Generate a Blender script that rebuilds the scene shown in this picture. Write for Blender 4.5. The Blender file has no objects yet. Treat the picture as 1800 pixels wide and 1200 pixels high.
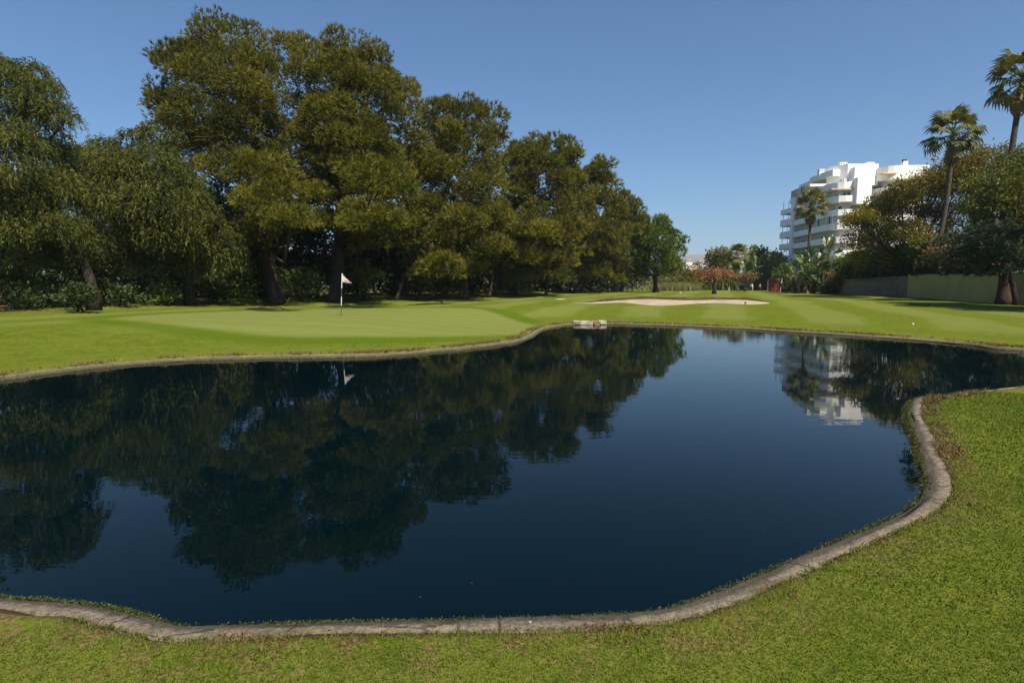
import bpy, bmesh, math
import numpy as np
from mathutils import Vector, Matrix
from mathutils.geometry import tessellate_polygon

R = math.radians
scene = bpy.context.scene
COL = scene.collection

# ------------------------------------------------------------------ camera
PITCH = 5.71
CAM_H = 2.2
cam = bpy.data.cameras.new('camera')
cam.lens = 20.0; cam.sensor_width = 36.0
cam.clip_start = 0.05; cam.clip_end = 20000
camo = bpy.data.objects.new('camera', cam); COL.objects.link(camo)
camo.location = (0, 0, CAM_H); camo.rotation_euler = (R(90 - PITCH), 0, 0)
scene.camera = camo

# ------------------------------------------------------------------ sky, sun, exposure
SUN_AZ, SUN_EL = 150.0, 52.0          # azimuth from +Y towards +X
world = bpy.data.worlds.new('World'); scene.world = world; world.use_nodes = True
wn = world.node_tree
sky = wn.nodes.new('ShaderNodeTexSky'); sky.sky_type = 'NISHITA'; sky.sun_disc = False
sky.sun_elevation = R(SUN_EL); sky.sun_rotation = R(SUN_AZ)
sky.altitude = 0.0; sky.air_density = 1.0; sky.dust_density = 0.4; sky.ozone_density = 6.0
wn.nodes['Background'].inputs[1].default_value = 0.071
tint = wn.nodes.new('ShaderNodeMix'); tint.data_type = 'RGBA'; tint.blend_type = 'MULTIPLY'; tint.inputs[0].default_value = 1.0
tint.inputs[7].default_value = (0.64, 0.97, 1.13, 1)
wn.links.new(sky.outputs[0], tint.inputs[6]); wn.links.new(tint.outputs[2], wn.nodes['Background'].inputs[0])
sun = bpy.data.lights.new('sun', 'SUN'); sun.energy = 5.0; sun.angle = R(0.53); sun.color = (1.0, 0.92, 0.77)
suno = bpy.data.objects.new('sun', sun); COL.objects.link(suno)
sd = Vector((math.sin(R(SUN_AZ)) * math.cos(R(SUN_EL)), math.cos(R(SUN_AZ)) * math.cos(R(SUN_EL)), math.sin(R(SUN_EL))))
suno.rotation_euler = sd.to_track_quat('Z', 'Y').to_euler(); suno.location = (20, -20, 60)
vs = scene.view_settings
vs.view_transform = 'Standard'; vs.look = 'None'; vs.exposure = 0.56; vs.gamma = 1.0; vs.use_curve_mapping = False
scene.render.engine = 'CYCLES'
scene.cycles.max_bounces = 8; scene.cycles.transparent_max_bounces = 8
scene.cycles.use_denoising = True
scene.cycles.volume_max_steps = 16

# ------------------------------------------------------------------ helpers
CP, SP = math.cos(R(PITCH)), math.sin(R(PITCH))
def ray(x, y):
    u, v = (x - 900) / 1000.0, (600 - y) / 1000.0
    return np.array([u, CP + v * SP, v * CP - SP])
def px(x, y, Y):                       # a spot seen in the photograph, at distance Y
    d = ray(x, y); return np.array([0, 0, CAM_H]) + d * (Y / d[1])
def pz(x, y, z):                       # a spot seen in the photograph, at height z
    d = ray(x, y); return np.array([0, 0, CAM_H]) + d * ((z - CAM_H) / d[2])
def S(t):
    t = np.clip(t, 0, 1); return t * t * (3 - 2 * t)
def unit(a):
    return a / np.maximum(np.linalg.norm(a, axis=-1, keepdims=True), 1e-9)

def tag(o, label=None, cat=None, group=None, kind=None):
    if label: o['label'] = label
    if cat: o['category'] = cat
    if group: o['group'] = group
    if kind: o['kind'] = kind
    return o
def link(o, parent=None):
    COL.objects.link(o)
    if parent is not None:
        o.parent = parent
        o.matrix_parent_inverse = Matrix.Translation(-Vector(parent.location)) if parent.type == 'EMPTY' and parent.parent is None and tuple(parent.rotation_euler) == (0, 0, 0) else parent.matrix_basis.inverted()
    return o
def thing(name, label, cat, loc, group=None):
    o = bpy.data.objects.new(name, None); o.empty_display_size = 0.2
    COL.objects.link(o); o.location = loc
    return tag(o, label, cat, group)
def raw_mesh(name, V, F, mat, smooth=False, attrs=None):
    """V (n,3); F (m,3|4) array or list of index lists"""
    me = bpy.data.meshes.new(name)
    V = np.asarray(V, dtype=np.float32)
    if isinstance(F, np.ndarray):
        k = F.shape[1]; m = F.shape[0]
        me.vertices.add(len(V)); me.vertices.foreach_set('co', V.ravel())
        me.loops.add(m * k); me.loops.foreach_set('vertex_index', F.astype(np.int32).ravel())
        me.polygons.add(m); me.polygons.foreach_set('loop_start', np.arange(0, m * k, k, dtype=np.int32))
        me.update(calc_edges=True)
    else:
        me.from_pydata([tuple(map(float, v)) for v in V], [], [list(map(int, f)) for f in F]); me.update()
    if smooth:
        me.polygons.foreach_set('use_smooth', np.ones(len(me.polygons), dtype=bool))
    for an, av in (attrs or {}).items():
        a = me.attributes.new(an, 'FLOAT', 'POINT'); a.data.foreach_set('value', np.asarray(av, dtype=np.float32))
    if mat is not None: me.materials.append(mat)
    return me
def mesh_obj(name, V, F, mat, parent=None, smooth=False, attrs=None):
    o = bpy.data.objects.new(name, raw_mesh(name, V, F, mat, smooth, attrs))
    return link(o, parent)

class MB:
    """collects boxes, tubes and prisms into one mesh"""
    def __init__(s): s.v = []; s.f = []
    def add(s, V, F):
        b = len(s.v); s.v += [tuple(map(float, p)) for p in V]; s.f += [[b + int(i) for i in f] for f in F]; return s
    def box(s, c, size, rz=0.0, jig=None):
        x, y, z = [q / 2 for q in size]; ca, sa = math.cos(rz), math.sin(rz)
        P = []
        for dx, dy, dz in ((-x,-y,-z),(x,-y,-z),(x,y,-z),(-x,y,-z),(-x,-y,z),(x,-y,z),(x,y,z),(-x,y,z)):
            P.append((c[0] + dx*ca - dy*sa, c[1] + dx*sa + dy*ca, c[2] + dz))
        return s.add(P, [(0,3,2,1),(4,5,6,7),(0,1,5,4),(1,2,6,5),(2,3,7,6),(3,0,4,7)])
    def tube(s, pts, rad, n=8, cap=True, rng=None, rough=0.0):
        pts = [np.array(p, float) for p in pts]; k = len(pts); V = []
        t0 = unit(pts[1] - pts[0]); ref = np.array([1.0, 0, 0]) if abs(t0[0]) < 0.8 else np.array([0, 1.0, 0])
        for i, p in enumerate(pts):
            t = unit(pts[min(i+1, k-1)] - pts[max(i-1, 0)])
            a = unit(np.cross(t, ref)); b = np.cross(t, a)
            for j in range(n):
                th = 2 * math.pi * j / n
                r = rad[i] * (1 + (rough * rng.standard_normal() if rng is not None else 0))
                V.append(p + r * (math.cos(th) * a + math.sin(th) * b))
        F = [(i*n + j, i*n + (j+1) % n, (i+1)*n + (j+1) % n, (i+1)*n + j) for i in range(k-1) for j in range(n)]
        if cap: F += [tuple(range(n-1, -1, -1)), tuple(range((k-1)*n, k*n))]
        return s.add(V, F)
    def prism(s, poly, z0, z1):
        n = len(poly)
        V = [(p[0], p[1], z0) for p in poly] + [(p[0], p[1], z1) for p in poly]
        F = [(i, (i+1) % n, n + (i+1) % n, n + i) for i in range(n)]
        tri = tessellate_polygon([[Vector((p[0], p[1], 0)) for p in poly]])
        F += [tuple(n + i for i in t) for t in tri] + [tuple(reversed(t)) for t in tri]
        return s.add(V, F)
    def build(s, name, mat, parent=None, smooth=False):
        return mesh_obj(name, np.array(s.v), s.f, mat, parent, smooth)

def catmull(P, step, closed=False):
    P = [np.array(p, float) for p in P]; n = len(P); out = []
    for i in range(n if closed else n - 1):
        g = (lambda k: P[k % n]) if closed else (lambda k: P[min(max(k, 0), n-1)])
        p0, p1, p2, p3 = g(i-1), g(i), g(i+1), g(i+2)
        m = max(1, int(round(np.linalg.norm(p2 - p1) / step)))
        for j in range(m):
            t = j / m
            out.append(0.5 * ((2*p1) + (-p0+p2)*t + (2*p0-5*p1+4*p2-p3)*t*t + (-p0+3*p1-3*p2+p3)*t**3))
    if not closed: out.append(P[-1])
    return np.array(out)

# ------------------------------------------------------------------ materials
class N:
    def __init__(s, name):
        s.m = bpy.data.materials.new(name); s.m.use_nodes = True; s.t = s.m.node_tree
        s.b = s.t.nodes['Principled BSDF']; s.out = s.t.nodes['Material Output']
    def n(s, typ, **kw):
        nd = s.t.nodes.new(typ)
        for k, v in kw.items():
            if k.startswith('i_'):
                key = k[2:]; key = int(key) if key.isdigit() else key.replace('_', ' ')
                nd.inputs[key].default_value = v
            else: setattr(nd, k, v)
        return nd
    def l(s, a, b): s.t.links.new(a, b)
    def coord(s, kind='Object'):
        if not hasattr(s, '_tc'): s._tc = s.n('ShaderNodeTexCoord')
        return s._tc.outputs[kind]
    def noise(s, scale, detail=3, rough=0.55, vec=None, stretch=None):
        nd = s.n('ShaderNodeTexNoise'); nd.inputs['Scale'].default_value = scale
        nd.inputs['Detail'].default_value = detail; nd.inputs['Roughness'].default_value = rough
        v = vec or s.coord()
        if stretch:
            mp = s.n('ShaderNodeMapping'); mp.inputs['Scale'].default_value = stretch; s.l(v, mp.inputs[0]); v = mp.outputs[0]
        s.l(v, nd.inputs['Vector']); return nd.outputs[0]
    def attr(s, name):
        nd = s.n('ShaderNodeAttribute'); nd.attribute_name = name; return nd.outputs['Fac']
    def ramp(s, fac, stops):
        nd = s.n('ShaderNodeValToRGB'); e = nd.color_ramp.elements
        while len(e) < len(stops): e.new(0.5)
        for q, (p, c) in zip(e, stops):
            q.position = p; q.color = (*c, 1) if len(c) == 3 else c
        s.l(fac, nd.inputs[0]); return nd.outputs[0]
    def mix(s, fac, a, b, mode='MIX'):
        nd = s.n('ShaderNodeMix'); nd.data_type = 'RGBA'; nd.blend_type = mode
        for sock, val in ((nd.inputs[0], fac), (nd.inputs[6], a), (nd.inputs[7], b)):
            if isinstance(val, (int, float)): sock.default_value = val
            elif isinstance(val, tuple): sock.default_value = (*val, 1)
            else: s.l(val, sock)
        return nd.outputs[2]
    def math(s, op, a, b=0.0, clamp=False):
        nd = s.n('ShaderNodeMath'); nd.operation = op; nd.use_clamp = clamp
        for i, v in enumerate((a, b)):
            if isinstance(v, (int, float)): nd.inputs[i].default_value = v
            else: s.l(v, nd.inputs[i])
        return nd.outputs[0]
    def sstep(s, val, lo, hi, a=0.0, b=1.0):
        nd = s.n('ShaderNodeMapRange'); nd.interpolation_type = 'SMOOTHSTEP'
        s.l(val, nd.inputs[0]); nd.inputs[1].default_value = lo; nd.inputs[2].default_value = hi
        nd.inputs[3].default_value = a; nd.inputs[4].default_value = b; return nd.outputs[0]
    def bump(s, height, strength, dist):
        nd = s.n('ShaderNodeBump'); nd.inputs['Strength'].default_value = strength; nd.inputs['Distance'].default_value = dist
        s.l(height, nd.inputs['Height']); s.l(nd.outputs[0], s.b.inputs['Normal']); return nd
    def set(s, col=None, rough=None, spec=None):
        if col is not None:
            if isinstance(col, tuple): s.b.inputs['Base Color'].default_value = (*col, 1)
            else: s.l(col, s.b.inputs['Base Color'])
        if rough is not None: s.b.inputs['Roughness'].default_value = rough
        if spec is not None: s.b.inputs['Specular IOR Level'].default_value = spec
        return s

def plain(name, c, rough=0.6, var=0.25, scale=6.0, bump=0.0, metal=0.0, spec=0.4):
    q = N(name); f = q.noise(scale, 5, 0.6)
    a = tuple(x * (1 - var) for x in c); b = tuple(min(1, x * (1 + var)) for x in c)
    q.set(q.ramp(f, [(0.3, a), (0.7, b)]), rough, spec)
    q.b.inputs['Metallic'].default_value = metal
    if bump: q.bump(q.noise(scale * 6, 4, 0.6), 0.6, bump)
    return q.m

def foliage(name, dark, mid, light, dead=(0.16, 0.085, 0.03), transl=0.3, rough=0.55, spec=0.25):
    """leaf colour varies from tuft to tuft through the 'tint' attribute (0..1, above 0.96 is a dead tuft)"""
    q = N(name); t = q.attr('tint')
    c = q.ramp(t, [(0.0, dark), (0.45, mid), (0.93, light), (0.965, dead)])
    q.set(c, rough, spec)
    tr = q.n('ShaderNodeBsdfTranslucent'); q.l(q.mix(1.0, c, (1.25, 1.15, 0.55), 'MULTIPLY'), tr.inputs[0])
    ms = q.n('ShaderNodeMixShader'); ms.inputs[0].default_value = transl
    q.l(q.b.outputs[0], ms.inputs[1]); q.l(tr.outputs[0], ms.inputs[2]); q.l(ms.outputs[0], q.out.inputs[0])
    return q.m

def bark(name, a, b, scale=3.0):
    q = N(name); f = q.noise(scale, 6, 0.65, stretch=(3.0, 3.0, 0.6)); g = q.noise(scale * 5, 4, 0.6, stretch=(2.5, 2.5, 0.5))
    q.set(q.mix(q.sstep(g, 0.4, 0.65), q.ramp(f, [(0.3, a), (0.7, b)]), tuple(x * 0.45 for x in a)), 0.9, 0.15)
    q.bump(g, 0.9, 0.05); return q.m

M = {}
M['pine'] = foliage('pine_needles', (0.046, 0.058, 0.006), (0.128, 0.128, 0.012), (0.270, 0.230, 0.025), transl=0.32)
M['stone_pine'] = foliage('stone_pine_needles', (0.055, 0.088, 0.008), (0.108, 0.150, 0.014), (0.18, 0.215, 0.024), transl=0.25)
M['pepper'] = foliage('pepper_leaves', (0.036, 0.050, 0.006), (0.080, 0.094, 0.012), (0.175, 0.170, 0.026), transl=0.32)
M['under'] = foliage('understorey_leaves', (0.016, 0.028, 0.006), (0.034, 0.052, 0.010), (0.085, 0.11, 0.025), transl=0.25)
M['shrub'] = foliage('shrub_leaves', (0.050, 0.078, 0.010), (0.105, 0.140, 0.020), (0.20, 0.22, 0.055), transl=0.3)
M['olive'] = foliage('dry_shrub_leaves', (0.065, 0.075, 0.018), (0.125, 0.130, 0.034), (0.22, 0.205, 0.07), transl=0.3)
M['golden'] = foliage('golden_leaves', (0.085, 0.092, 0.008), (0.172, 0.152, 0.012), (0.28, 0.195, 0.016), (0.16, 0.07, 0.015), transl=0.3)
M['amber'] = foliage('amber_leaves', (0.08, 0.080, 0.008), (0.15, 0.120, 0.011), (0.21, 0.135, 0.014), transl=0.3)
M['red'] = foliage('coral_leaves', (0.19, 0.085, 0.048), (0.34, 0.150, 0.090), (0.46, 0.25, 0.15), transl=0.3)
M['rust'] = foliage('rust_leaves', (0.12, 0.075, 0.030), (0.22, 0.130, 0.060), (0.31, 0.20, 0.10), transl=0.3)
M['green_tree'] = foliage('glossy_leaves', (0.045, 0.060, 0.007), (0.095, 0.115, 0.013), (0.205, 0.205, 0.032), transl=0.28)
M['cedar'] = foliage('blue_needles', (0.022, 0.038, 0.017), (0.046, 0.070, 0.030), (0.095, 0.125, 0.052), transl=0.18)
M['hedge'] = foliage('hedge_leaves', (0.055, 0.095, 0.008), (0.105, 0.170, 0.013), (0.17, 0.24, 0.022), transl=0.3)
M['reed'] = foliage('reed_leaves', (0.13, 0.14, 0.05), (0.22, 0.22, 0.09), (0.32, 0.30, 0.14), transl=0.3)
M['fan'] = foliage('palm_fan_leaves', (0.060, 0.076, 0.014), (0.125, 0.130, 0.026), (0.24, 0.215, 0.055), (0.22, 0.15, 0.06), transl=0.25)
M['fan_dead'] = foliage('dry_palm_leaves', (0.12, 0.080, 0.030), (0.23, 0.165, 0.065), (0.33, 0.26, 0.10), transl=0.2)
M['paddle'] = foliage('paddle_leaves', (0.035, 0.070, 0.020), (0.065, 0.115, 0.030), (0.16, 0.20, 0.065), transl=0.22, rough=0.35, spec=0.5)
M['paddle_dead'] = foliage('dry_paddle_leaves', (0.11, 0.065, 0.030), (0.20, 0.125, 0.055), (0.30, 0.20, 0.10), transl=0.15)
M['grass'] = foliage('grass_blades', (0.036, 0.070, 0.004), (0.087, 0.136, 0.012), (0.190, 0.225, 0.036), (0.22, 0.19, 0.05), transl=0.35, rough=0.6, spec=0.08)
M['algae'] = foliage('algae_tufts', (0.030, 0.045, 0.008), (0.085, 0.095, 0.018), (0.18, 0.165, 0.05), (0.12, 0.07, 0.03), transl=0.2)
M['litter'] = foliage('dry_runners', (0.085, 0.050, 0.020), (0.165, 0.100, 0.040), (0.27, 0.19, 0.075), (0.10, 0.13, 0.02), transl=0.15)
M['bark'] = bark('pine_bark', (0.050, 0.037, 0.027), (0.115, 0.083, 0.060))
M['bark_dark'] = bark('dark_bark', (0.035, 0.026, 0.020), (0.085, 0.062, 0.046))
M['bark_red'] = bark('reddish_bark', (0.075, 0.045, 0.030), (0.17, 0.10, 0.065))
M['palm_bark'] = bark('palm_bark', (0.075, 0.058, 0.046), (0.15, 0.115, 0.09), 2.0)

# ------------------------------------------------------------------ pond outline (water edge, z = 0), counter-clockwise from the near shore
near_px = [(0,1052),(60,1058),(133,1064),(200,1073),(267,1089),(317,1104),(380,1105),(467,1102),(600,1098),(700,1097),(800,1095),(900,1092),(1000,1089),(1100,1083),
           (1170,1074),(1230,1056),(1300,1027),(1400,985),(1500,942),(1570,911),(1608,888),(1624,866),(1624,842),(1617,818),(1609,800),(1608,783),(1598,760),(1591,742),(1592,722),(1598,709),(1612,702)]
far_px = [(1800,617),(1700,607),(1600,598),(1500,591),(1400,585),(1300,578.5),(1200,574),(1100,571),(1060,570),(1010,571),(980,575),(953,582),(938,592),(915,601),(880,607),(800,616),
          (700,625),(600,629),(500,630.5),(400,633),(300,637),(200,645),(100,656),(0,669)]
C = [pz(x, y, 0)[:2] for x, y in near_px]
C += [(8.1, 10.75), (9.2, 11.35), (11.2, 12.1), (14, 12.6), (18, 12.8), (23, 13.2), (26, 14.6), (26.3, 16.5), (23, 18.2)]
C += [pz(x, y, 0)[:2] for x, y in far_px]
C += [(-13.6, 12.0), (-15.2, 10.2), (-15.0, 7.6), (-12.5, 5.9), (-9.0, 4.9), (-6.0, 4.25)]
OUT = catmull(C, 0.12, closed=True)
_e = np.roll(OUT, -1, 0) - np.roll(OUT, 1, 0); _e = unit(_e)
OUTN = np.stack([_e[:, 1], -_e[:, 0]], 1)                 # outward normal for a CCW outline
_area = 0.5 * np.sum(OUT[:, 0] * np.roll(OUT[:, 1], -1) - np.roll(OUT[:, 0], -1) * OUT[:, 1])
if _area < 0: OUTN = -OUTN
for _ in range(4): OUTN = unit(OUTN + np.roll(OUTN, 1, 0) + np.roll(OUTN, -1, 0))

_OUT2 = OUT[::2]
def shore(x, y):
    """signed distance to the water edge, positive on land"""
    x = np.atleast_1d(np.asarray(x, float)).ravel(); y = np.atleast_1d(np.asarray(y, float)).ravel()
    d = np.empty(len(x))
    A = _OUT2; B = np.roll(A, -1, 0); AB = B - A; L2 = (AB ** 2).sum(1)
    near = (x > -45) & (x < 60) & (y > -25) & (y < 60)
    cx, cy = 3.0, 12.0
    d[~near] = np.hypot(x[~near] - cx, y[~near] - cy) - 14
    idx = np.where(near)[0]
    for s0 in range(0, len(idx), 6000):
        k = idx[s0:s0 + 6000]; P = np.stack([x[k], y[k]], 1)
        ap = P[:, None, :] - A[None]
        t = np.clip((ap * AB[None]).sum(2) / L2[None], 0, 1)
        q = ap - t[..., None] * AB[None]
        dd = np.sqrt((q ** 2).sum(2).min(1))
        c1 = (A[None, :, 1] > P[:, 1:2]) != (B[None, :, 1] > P[:, 1:2])
        xi = A[None, :, 0] + (P[:, 1:2] - A[None, :, 1]) * AB[None, :, 0] / np.where(np.abs(AB[None, :, 1]) < 1e-9, 1e-9, AB[None, :, 1])
        ins = (c1 & (P[:, 0:1] < xi)).sum(1) % 2 == 1
        d[k] = np.where(ins, -dd, dd)
    return d

WALL_Y = np.array([-60, 15, 30, 42, 61, 88, 96, 112, 200, 9000.])
WALL_X = np.array([34, 35.5, 37, 38.6, 42.4, 50.0, 53.5, 60, 70, 6000.])
def wall_x(y): return np.interp(y, WALL_Y, WALL_X)
TREE_Y = np.array([-60, 20, 32, 42, 50, 62, 76, 90, 103, 130, 9000.])
TREE_X = np.array([-26, -25, -24, -22.5, -19, -7, -1.5, 7, 22, 26, 26.])
def tree_x(y): return np.interp(y, TREE_Y, TREE_X)

def terrain(x, y, d):
    t = S((y - 9) / 6.0)
    zn = 0.094 + 0.37 * S(d / 4.2)
    zf = 0.094 + 0.50 * S(d / 9.0) + 0.20 * S((d - 8) / 40.0)
    z = zn * (1 - t) + zf * t
    und = 0.07 * np.sin(x * 0.21 + 1.3) * np.sin(y * 0.17 + 0.5) + 0.05 * np.sin(x * 0.09 - y * 0.13)
    z = z + und * S((d - 2) / 8.0) * t
    z = z + 0.42 * np.exp(-((x - 13) / 11.0) ** 2 - ((y - 48.5) / 3.6) ** 2)
    z = z + 0.25 * np.exp(-((x - 38) / 8.0) ** 2 - ((y - 128) / 12.0) ** 2)
    lef = S((tree_x(y) + 2 - x) / 5.0) * (y > 18)
    z = z + 0.22 * lef
    z = z + 2.2 * S((x - wall_x(y) - 0.25) / 0.5) * S((400 - y) / 100.0)
    z = z + 15.0 * np.exp(-((x - 230) / 230.0) ** 2 - ((y - 700) / 150.0) ** 2)
    return np.where(d < 0.235, np.maximum(0.094 - (0.235 - d) * 1.5, -0.8), z)
def gz(x, y):
    return float(terrain(np.array([x], float), np.array([y], float), shore(x, y))[0])

# ------------------------------------------------------------------ ground sheet
def axis(parts):
    out = [parts[0][0]]
    for a, b, s in parts:
        n = max(1, int(round((b - a) / s))); out += list(a + (b - a) * (np.arange(1, n + 1) / n))
    return np.array(out)
gx = axis([(-4200, -600, 600), (-600, -120, 60), (-120, -40, 5), (-40, -17, .7), (-17, -5, .25), (-5, 9, .12), (9, 28, .25), (28, 60, .5), (60, 130, 3), (130, 600, 24), (600, 5400, 600)])
gy = axis([(-300, -40, 65), (-40, 1.2, 4), (1.2, 4.6, .09), (4.6, 12.8, .15), (12.8, 36, .28), (36, 64, .5), (64, 150, 1.2), (150, 400, 12), (400, 900, 25), (900, 7600, 670)])
GX, GY = np.meshgrid(gx, gy); fx, fy = GX.ravel(), GY.ravel()
fd = shore(fx, fy)
fz = terrain(fx, fy, fd)
nx_, ny_ = len(gx), len(gy)
ii = (np.arange(ny_ - 1)[:, None] * nx_ + np.arange(nx_ - 1)[None, :]).ravel()
GF = np.stack([ii, ii + 1, ii + 1 + nx_, ii + nx_], 1)
# putting green: a wobbly oval round the flag
ga = np.arctan2(fy - 29.3, fx + 8.2)
gr = np.hypot((fx + 8.2) / 9.6, (fy - 29.3) / 8.8) + 0.06 * np.sin(ga * 3 + 0.6) + 0.03 * np.sin(ga * 5)
green = 1 - S((gr - 0.95) / 0.09)
collar = 1 - S((gr - 1.13) / 0.05)
litter = S((tree_x(fy) - 1.0 - fx + 1.2 * np.sin(fy * .7)) / 4.0) * (fy > 15) * S((fd - 9) / 4)
litter = np.maximum(litter, S((fx - wall_x(fy) + 2.0 + .5 * np.sin(fy * .5)) / 1.2) * S((fy - 60) / 6) * (fy < 140))

g = N('lawn'); co = g.coord('Object')
big = g.noise(0.22, 4, 0.6); mid = g.noise(1.6, 5, 0.65); fine = g.noise(28, 4, 0.7); vfine = g.noise(110, 2, 0.6)
base = g.mix(g.sstep(mid, 0.3, 0.7), (0.056, 0.094, 0.0060), (0.112, 0.150, 0.0130))
base = g.mix(g.sstep(big, 0.35, 0.7, 0, 0.55), base, (0.125, 0.145, 0.016))
base = g.mix(g.sstep(fine, 0.44, 0.66, 0, 0.75), base, (0.195, 0.208, 0.040))
base = g.mix(g.sstep(vfine, 0.52, 0.32, 0, 0.6), base, (0.035, 0.06, 0.006))
mot = g.noise(5.5, 5, 0.7)
base = g.mix(g.sstep(mot, 0.45, 0.65, 0, 0.4), base, (0.155, 0.165, 0.022))
base = g.mix(g.sstep(mot, 0.48, 0.34, 0, 0.4), base, (0.045, 0.080, 0.005))
# mown stripes beyond the pond and on the green
sepx = g.n('ShaderNodeSeparateXYZ'); g.l(co, sepx.inputs[0])
u = g.math('ADD', g.math('MULTIPLY', sepx.outputs[0], 1.15), g.math('MULTIPLY', sepx.outputs[1], -0.42))
u = g.math('ADD', u, g.math('MULTIPLY', big, 2.2))
st = g.math('SINE', u)
far = g.math('MULTIPLY', g.sstep(g.attr('shore'), 2.2, 4.5), g.sstep(sepx.outputs[1], 19, 23))
base = g.mix(g.math('MULTIPLY', far, g.sstep(st, -0.5, 0.5, 0, 0.40)), base, (0.205, 0.218, 0.066))
base = g.mix(g.math('MULTIPLY', far, g.sstep(st, 0.5, -0.6, 0, 0.30)), base, (0.115, 0.142, 0.016))
w2 = g.math('SINE', g.math('ADD', g.math('MULTIPLY', sepx.outputs[1], 3.4), g.math('MULTIPLY', sepx.outputs[0], 0.45)))
grn = g.mix(g.sstep(w2, -0.7, 0.7, 0, 0.5), (0.160, 0.185, 0.045), (0.192, 0.205, 0.064))
grn = g.mix(g.sstep(mid, 0.35, 0.7, 0, 0.35), grn, (0.140, 0.172, 0.034))
base = g.mix(g.math('MULTIPLY', g.attr('collar'), 0.7), base, (0.070, 0.118, 0.007))
base = g.mix(g.attr('green'), base, grn)
# dry, yellow turf beside the kerb
dry = g.math('MULTIPLY', g.sstep(g.attr('shore'), 2.6, 0.3), g.sstep(g.noise(2.3, 6, 0.75), 0.36, 0.62))
base = g.mix(g.math('MULTIPLY', dry, 0.55), base, (0.175, 0.175, 0.035))
edge = g.math('MULTIPLY', g.sstep(g.attr('shore'), 0.85, 0.36), g.sstep(g.noise(5.0, 6, 0.75), 0.47, 0.60))
base = g.mix(edge, base, g.mix(g.sstep(fine, 0.4, 0.6), (0.10, 0.062, 0.026), (0.24, 0.165, 0.075)))
soil = g.sstep(g.attr('shore'), 0.32, 0.24)
base = g.mix(soil, base, (0.085, 0.058, 0.034))
lit = g.math('MULTIPLY', g.attr('litter'), g.sstep(g.noise(0.9, 6, 0.7), 0.36, 0.55))
base = g.mix(lit, base, g.mix(g.sstep(fine, 0.35, 0.65), (0.075, 0.048, 0.024), (0.19, 0.105, 0.050)))
# wild hillside far away
wild = g.sstep(sepx.outputs[1], 140, 175)
base = g.mix(wild, base, g.mix(g.sstep(g.noise(0.05, 6, 0.7), 0.4, 0.6), (0.05, 0.07, 0.02), (0.13, 0.11, 0.05)))
g.set(base, 1.0, 0.0)
hb = g.math('ADD', g.math('MULTIPLY', fine, 0.6), g.math('MULTIPLY', vfine, 0.4))
g.bump(hb, 0.8, 0.035)
ground = mesh_obj('ground', np.stack([fx, fy, fz], 1), GF, g.m, smooth=True, attrs={'shore': fd, 'green': green, 'collar': collar * (1 - green), 'litter': litter})
tag(ground, 'mown green lawn with a paler putting green round the pond', kind='structure')

# ------------------------------------------------------------------ water
wm = N('pond_water')
wm.set((0.0002, 0.0046, 0.0066), 0.008, 0.29); wm.b.inputs['IOR'].default_value = 1.33
r1 = wm.noise(1.6, 3, 0.5, stretch=(0.8, 1.7, 1)); r2 = wm.noise(5.5, 2, 0.5, stretch=(0.7, 1.6, 1)); patch = wm.noise(0.13, 2, 0.5)
amp = wm.sstep(patch, 0.38, 0.68, 0.25, 1.0)
hh = wm.math('MULTIPLY', wm.math('ADD', r1, wm.math('MULTIPLY', r2, 0.30)), amp)
wm.bump(hh, 0.30, 0.008)
wp = [Vector((p[0], p[1], 0)) for p in (OUT + OUTN * 0.06)[::2]]
tri = tessellate_polygon([wp])
WV = np.array([tuple(p) for p in wp]); WF = np.array([t for t in tri])
nrm = np.cross(WV[WF[:, 1]] - WV[WF[:, 0]], WV[WF[:, 2]] - WV[WF[:, 0]])[:, 2]
WF[nrm < 0] = WF[nrm < 0][:, ::-1]
water = mesh_obj('pond_water', WV, WF, wm.m); tag(water, 'still dark blue pond water mirroring trees and sky', kind='structure')

# ------------------------------------------------------------------ kerb round the pond
rk = np.random.default_rng(4)
KW = 0.68
prof = [(d_ * KW, z_ * (.74 if z_ > 0 else 1)) for d_, z_ in [(0.00, -0.30), (0.00, 0.010), (0.025, 0.045), (0.075, 0.068), (0.135, 0.080), (0.150, 0.093), (0.23, 0.108), (0.315, 0.118), (0.335, 0.105), (0.345, -0.05)]]
n = len(OUT); sl = np.cumsum(np.r_[0, np.linalg.norm(np.diff(OUT, axis=0), axis=1)])
def wob(f, a, ph):
    return a * (np.sin(sl * f + ph) + 0.6 * np.sin(sl * f * 2.3 + ph * 1.7) + 0.4 * np.sin(sl * f * 4.9 + ph * 3.1))
jit = rk.normal(0, 1, (len(prof), n)); jit = (jit + np.roll(jit, 1, 1) + np.roll(jit, -1, 1)) / 3
KV = []
for j, (dd, zz) in enumerate(prof):
    off = dd + (wob(1.1, 0.014, j * .3) + 0.006 * jit[j]) * (1 if 0 < j < 9 else 0.3)
    z_ = zz + (wob(0.8, 0.004, 2 + j * .1) + 0.005 * jit[(j + 3) % len(prof)]) * (1 if 1 < j < 9 else 0)
    P = OUT + OUTN * off[:, None]
    KV.append(np.stack([P[:, 0], P[:, 1], z_], 1))
KV = np.concatenate(KV); m_ = len(prof)
KF = np.array([(j * n + i, j * n + (i + 1) % n, (j + 1) * n + (i + 1) % n, (j + 1) * n + i) for j in range(m_ - 1) for i in range(n)])
if _area > 0: KF = KF[:, ::-1]
km = N('kerb_concrete'); ac = km.attr('across'); f1 = km.noise(3.0, 6, 0.7); f2 = km.noise(30, 5, 0.7); f3 = km.noise(9, 5, 0.7)
c = km.mix(km.sstep(f1, 0.3, 0.7), (0.175, 0.136, 0.092), (0.31, 0.248, 0.175))
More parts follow.
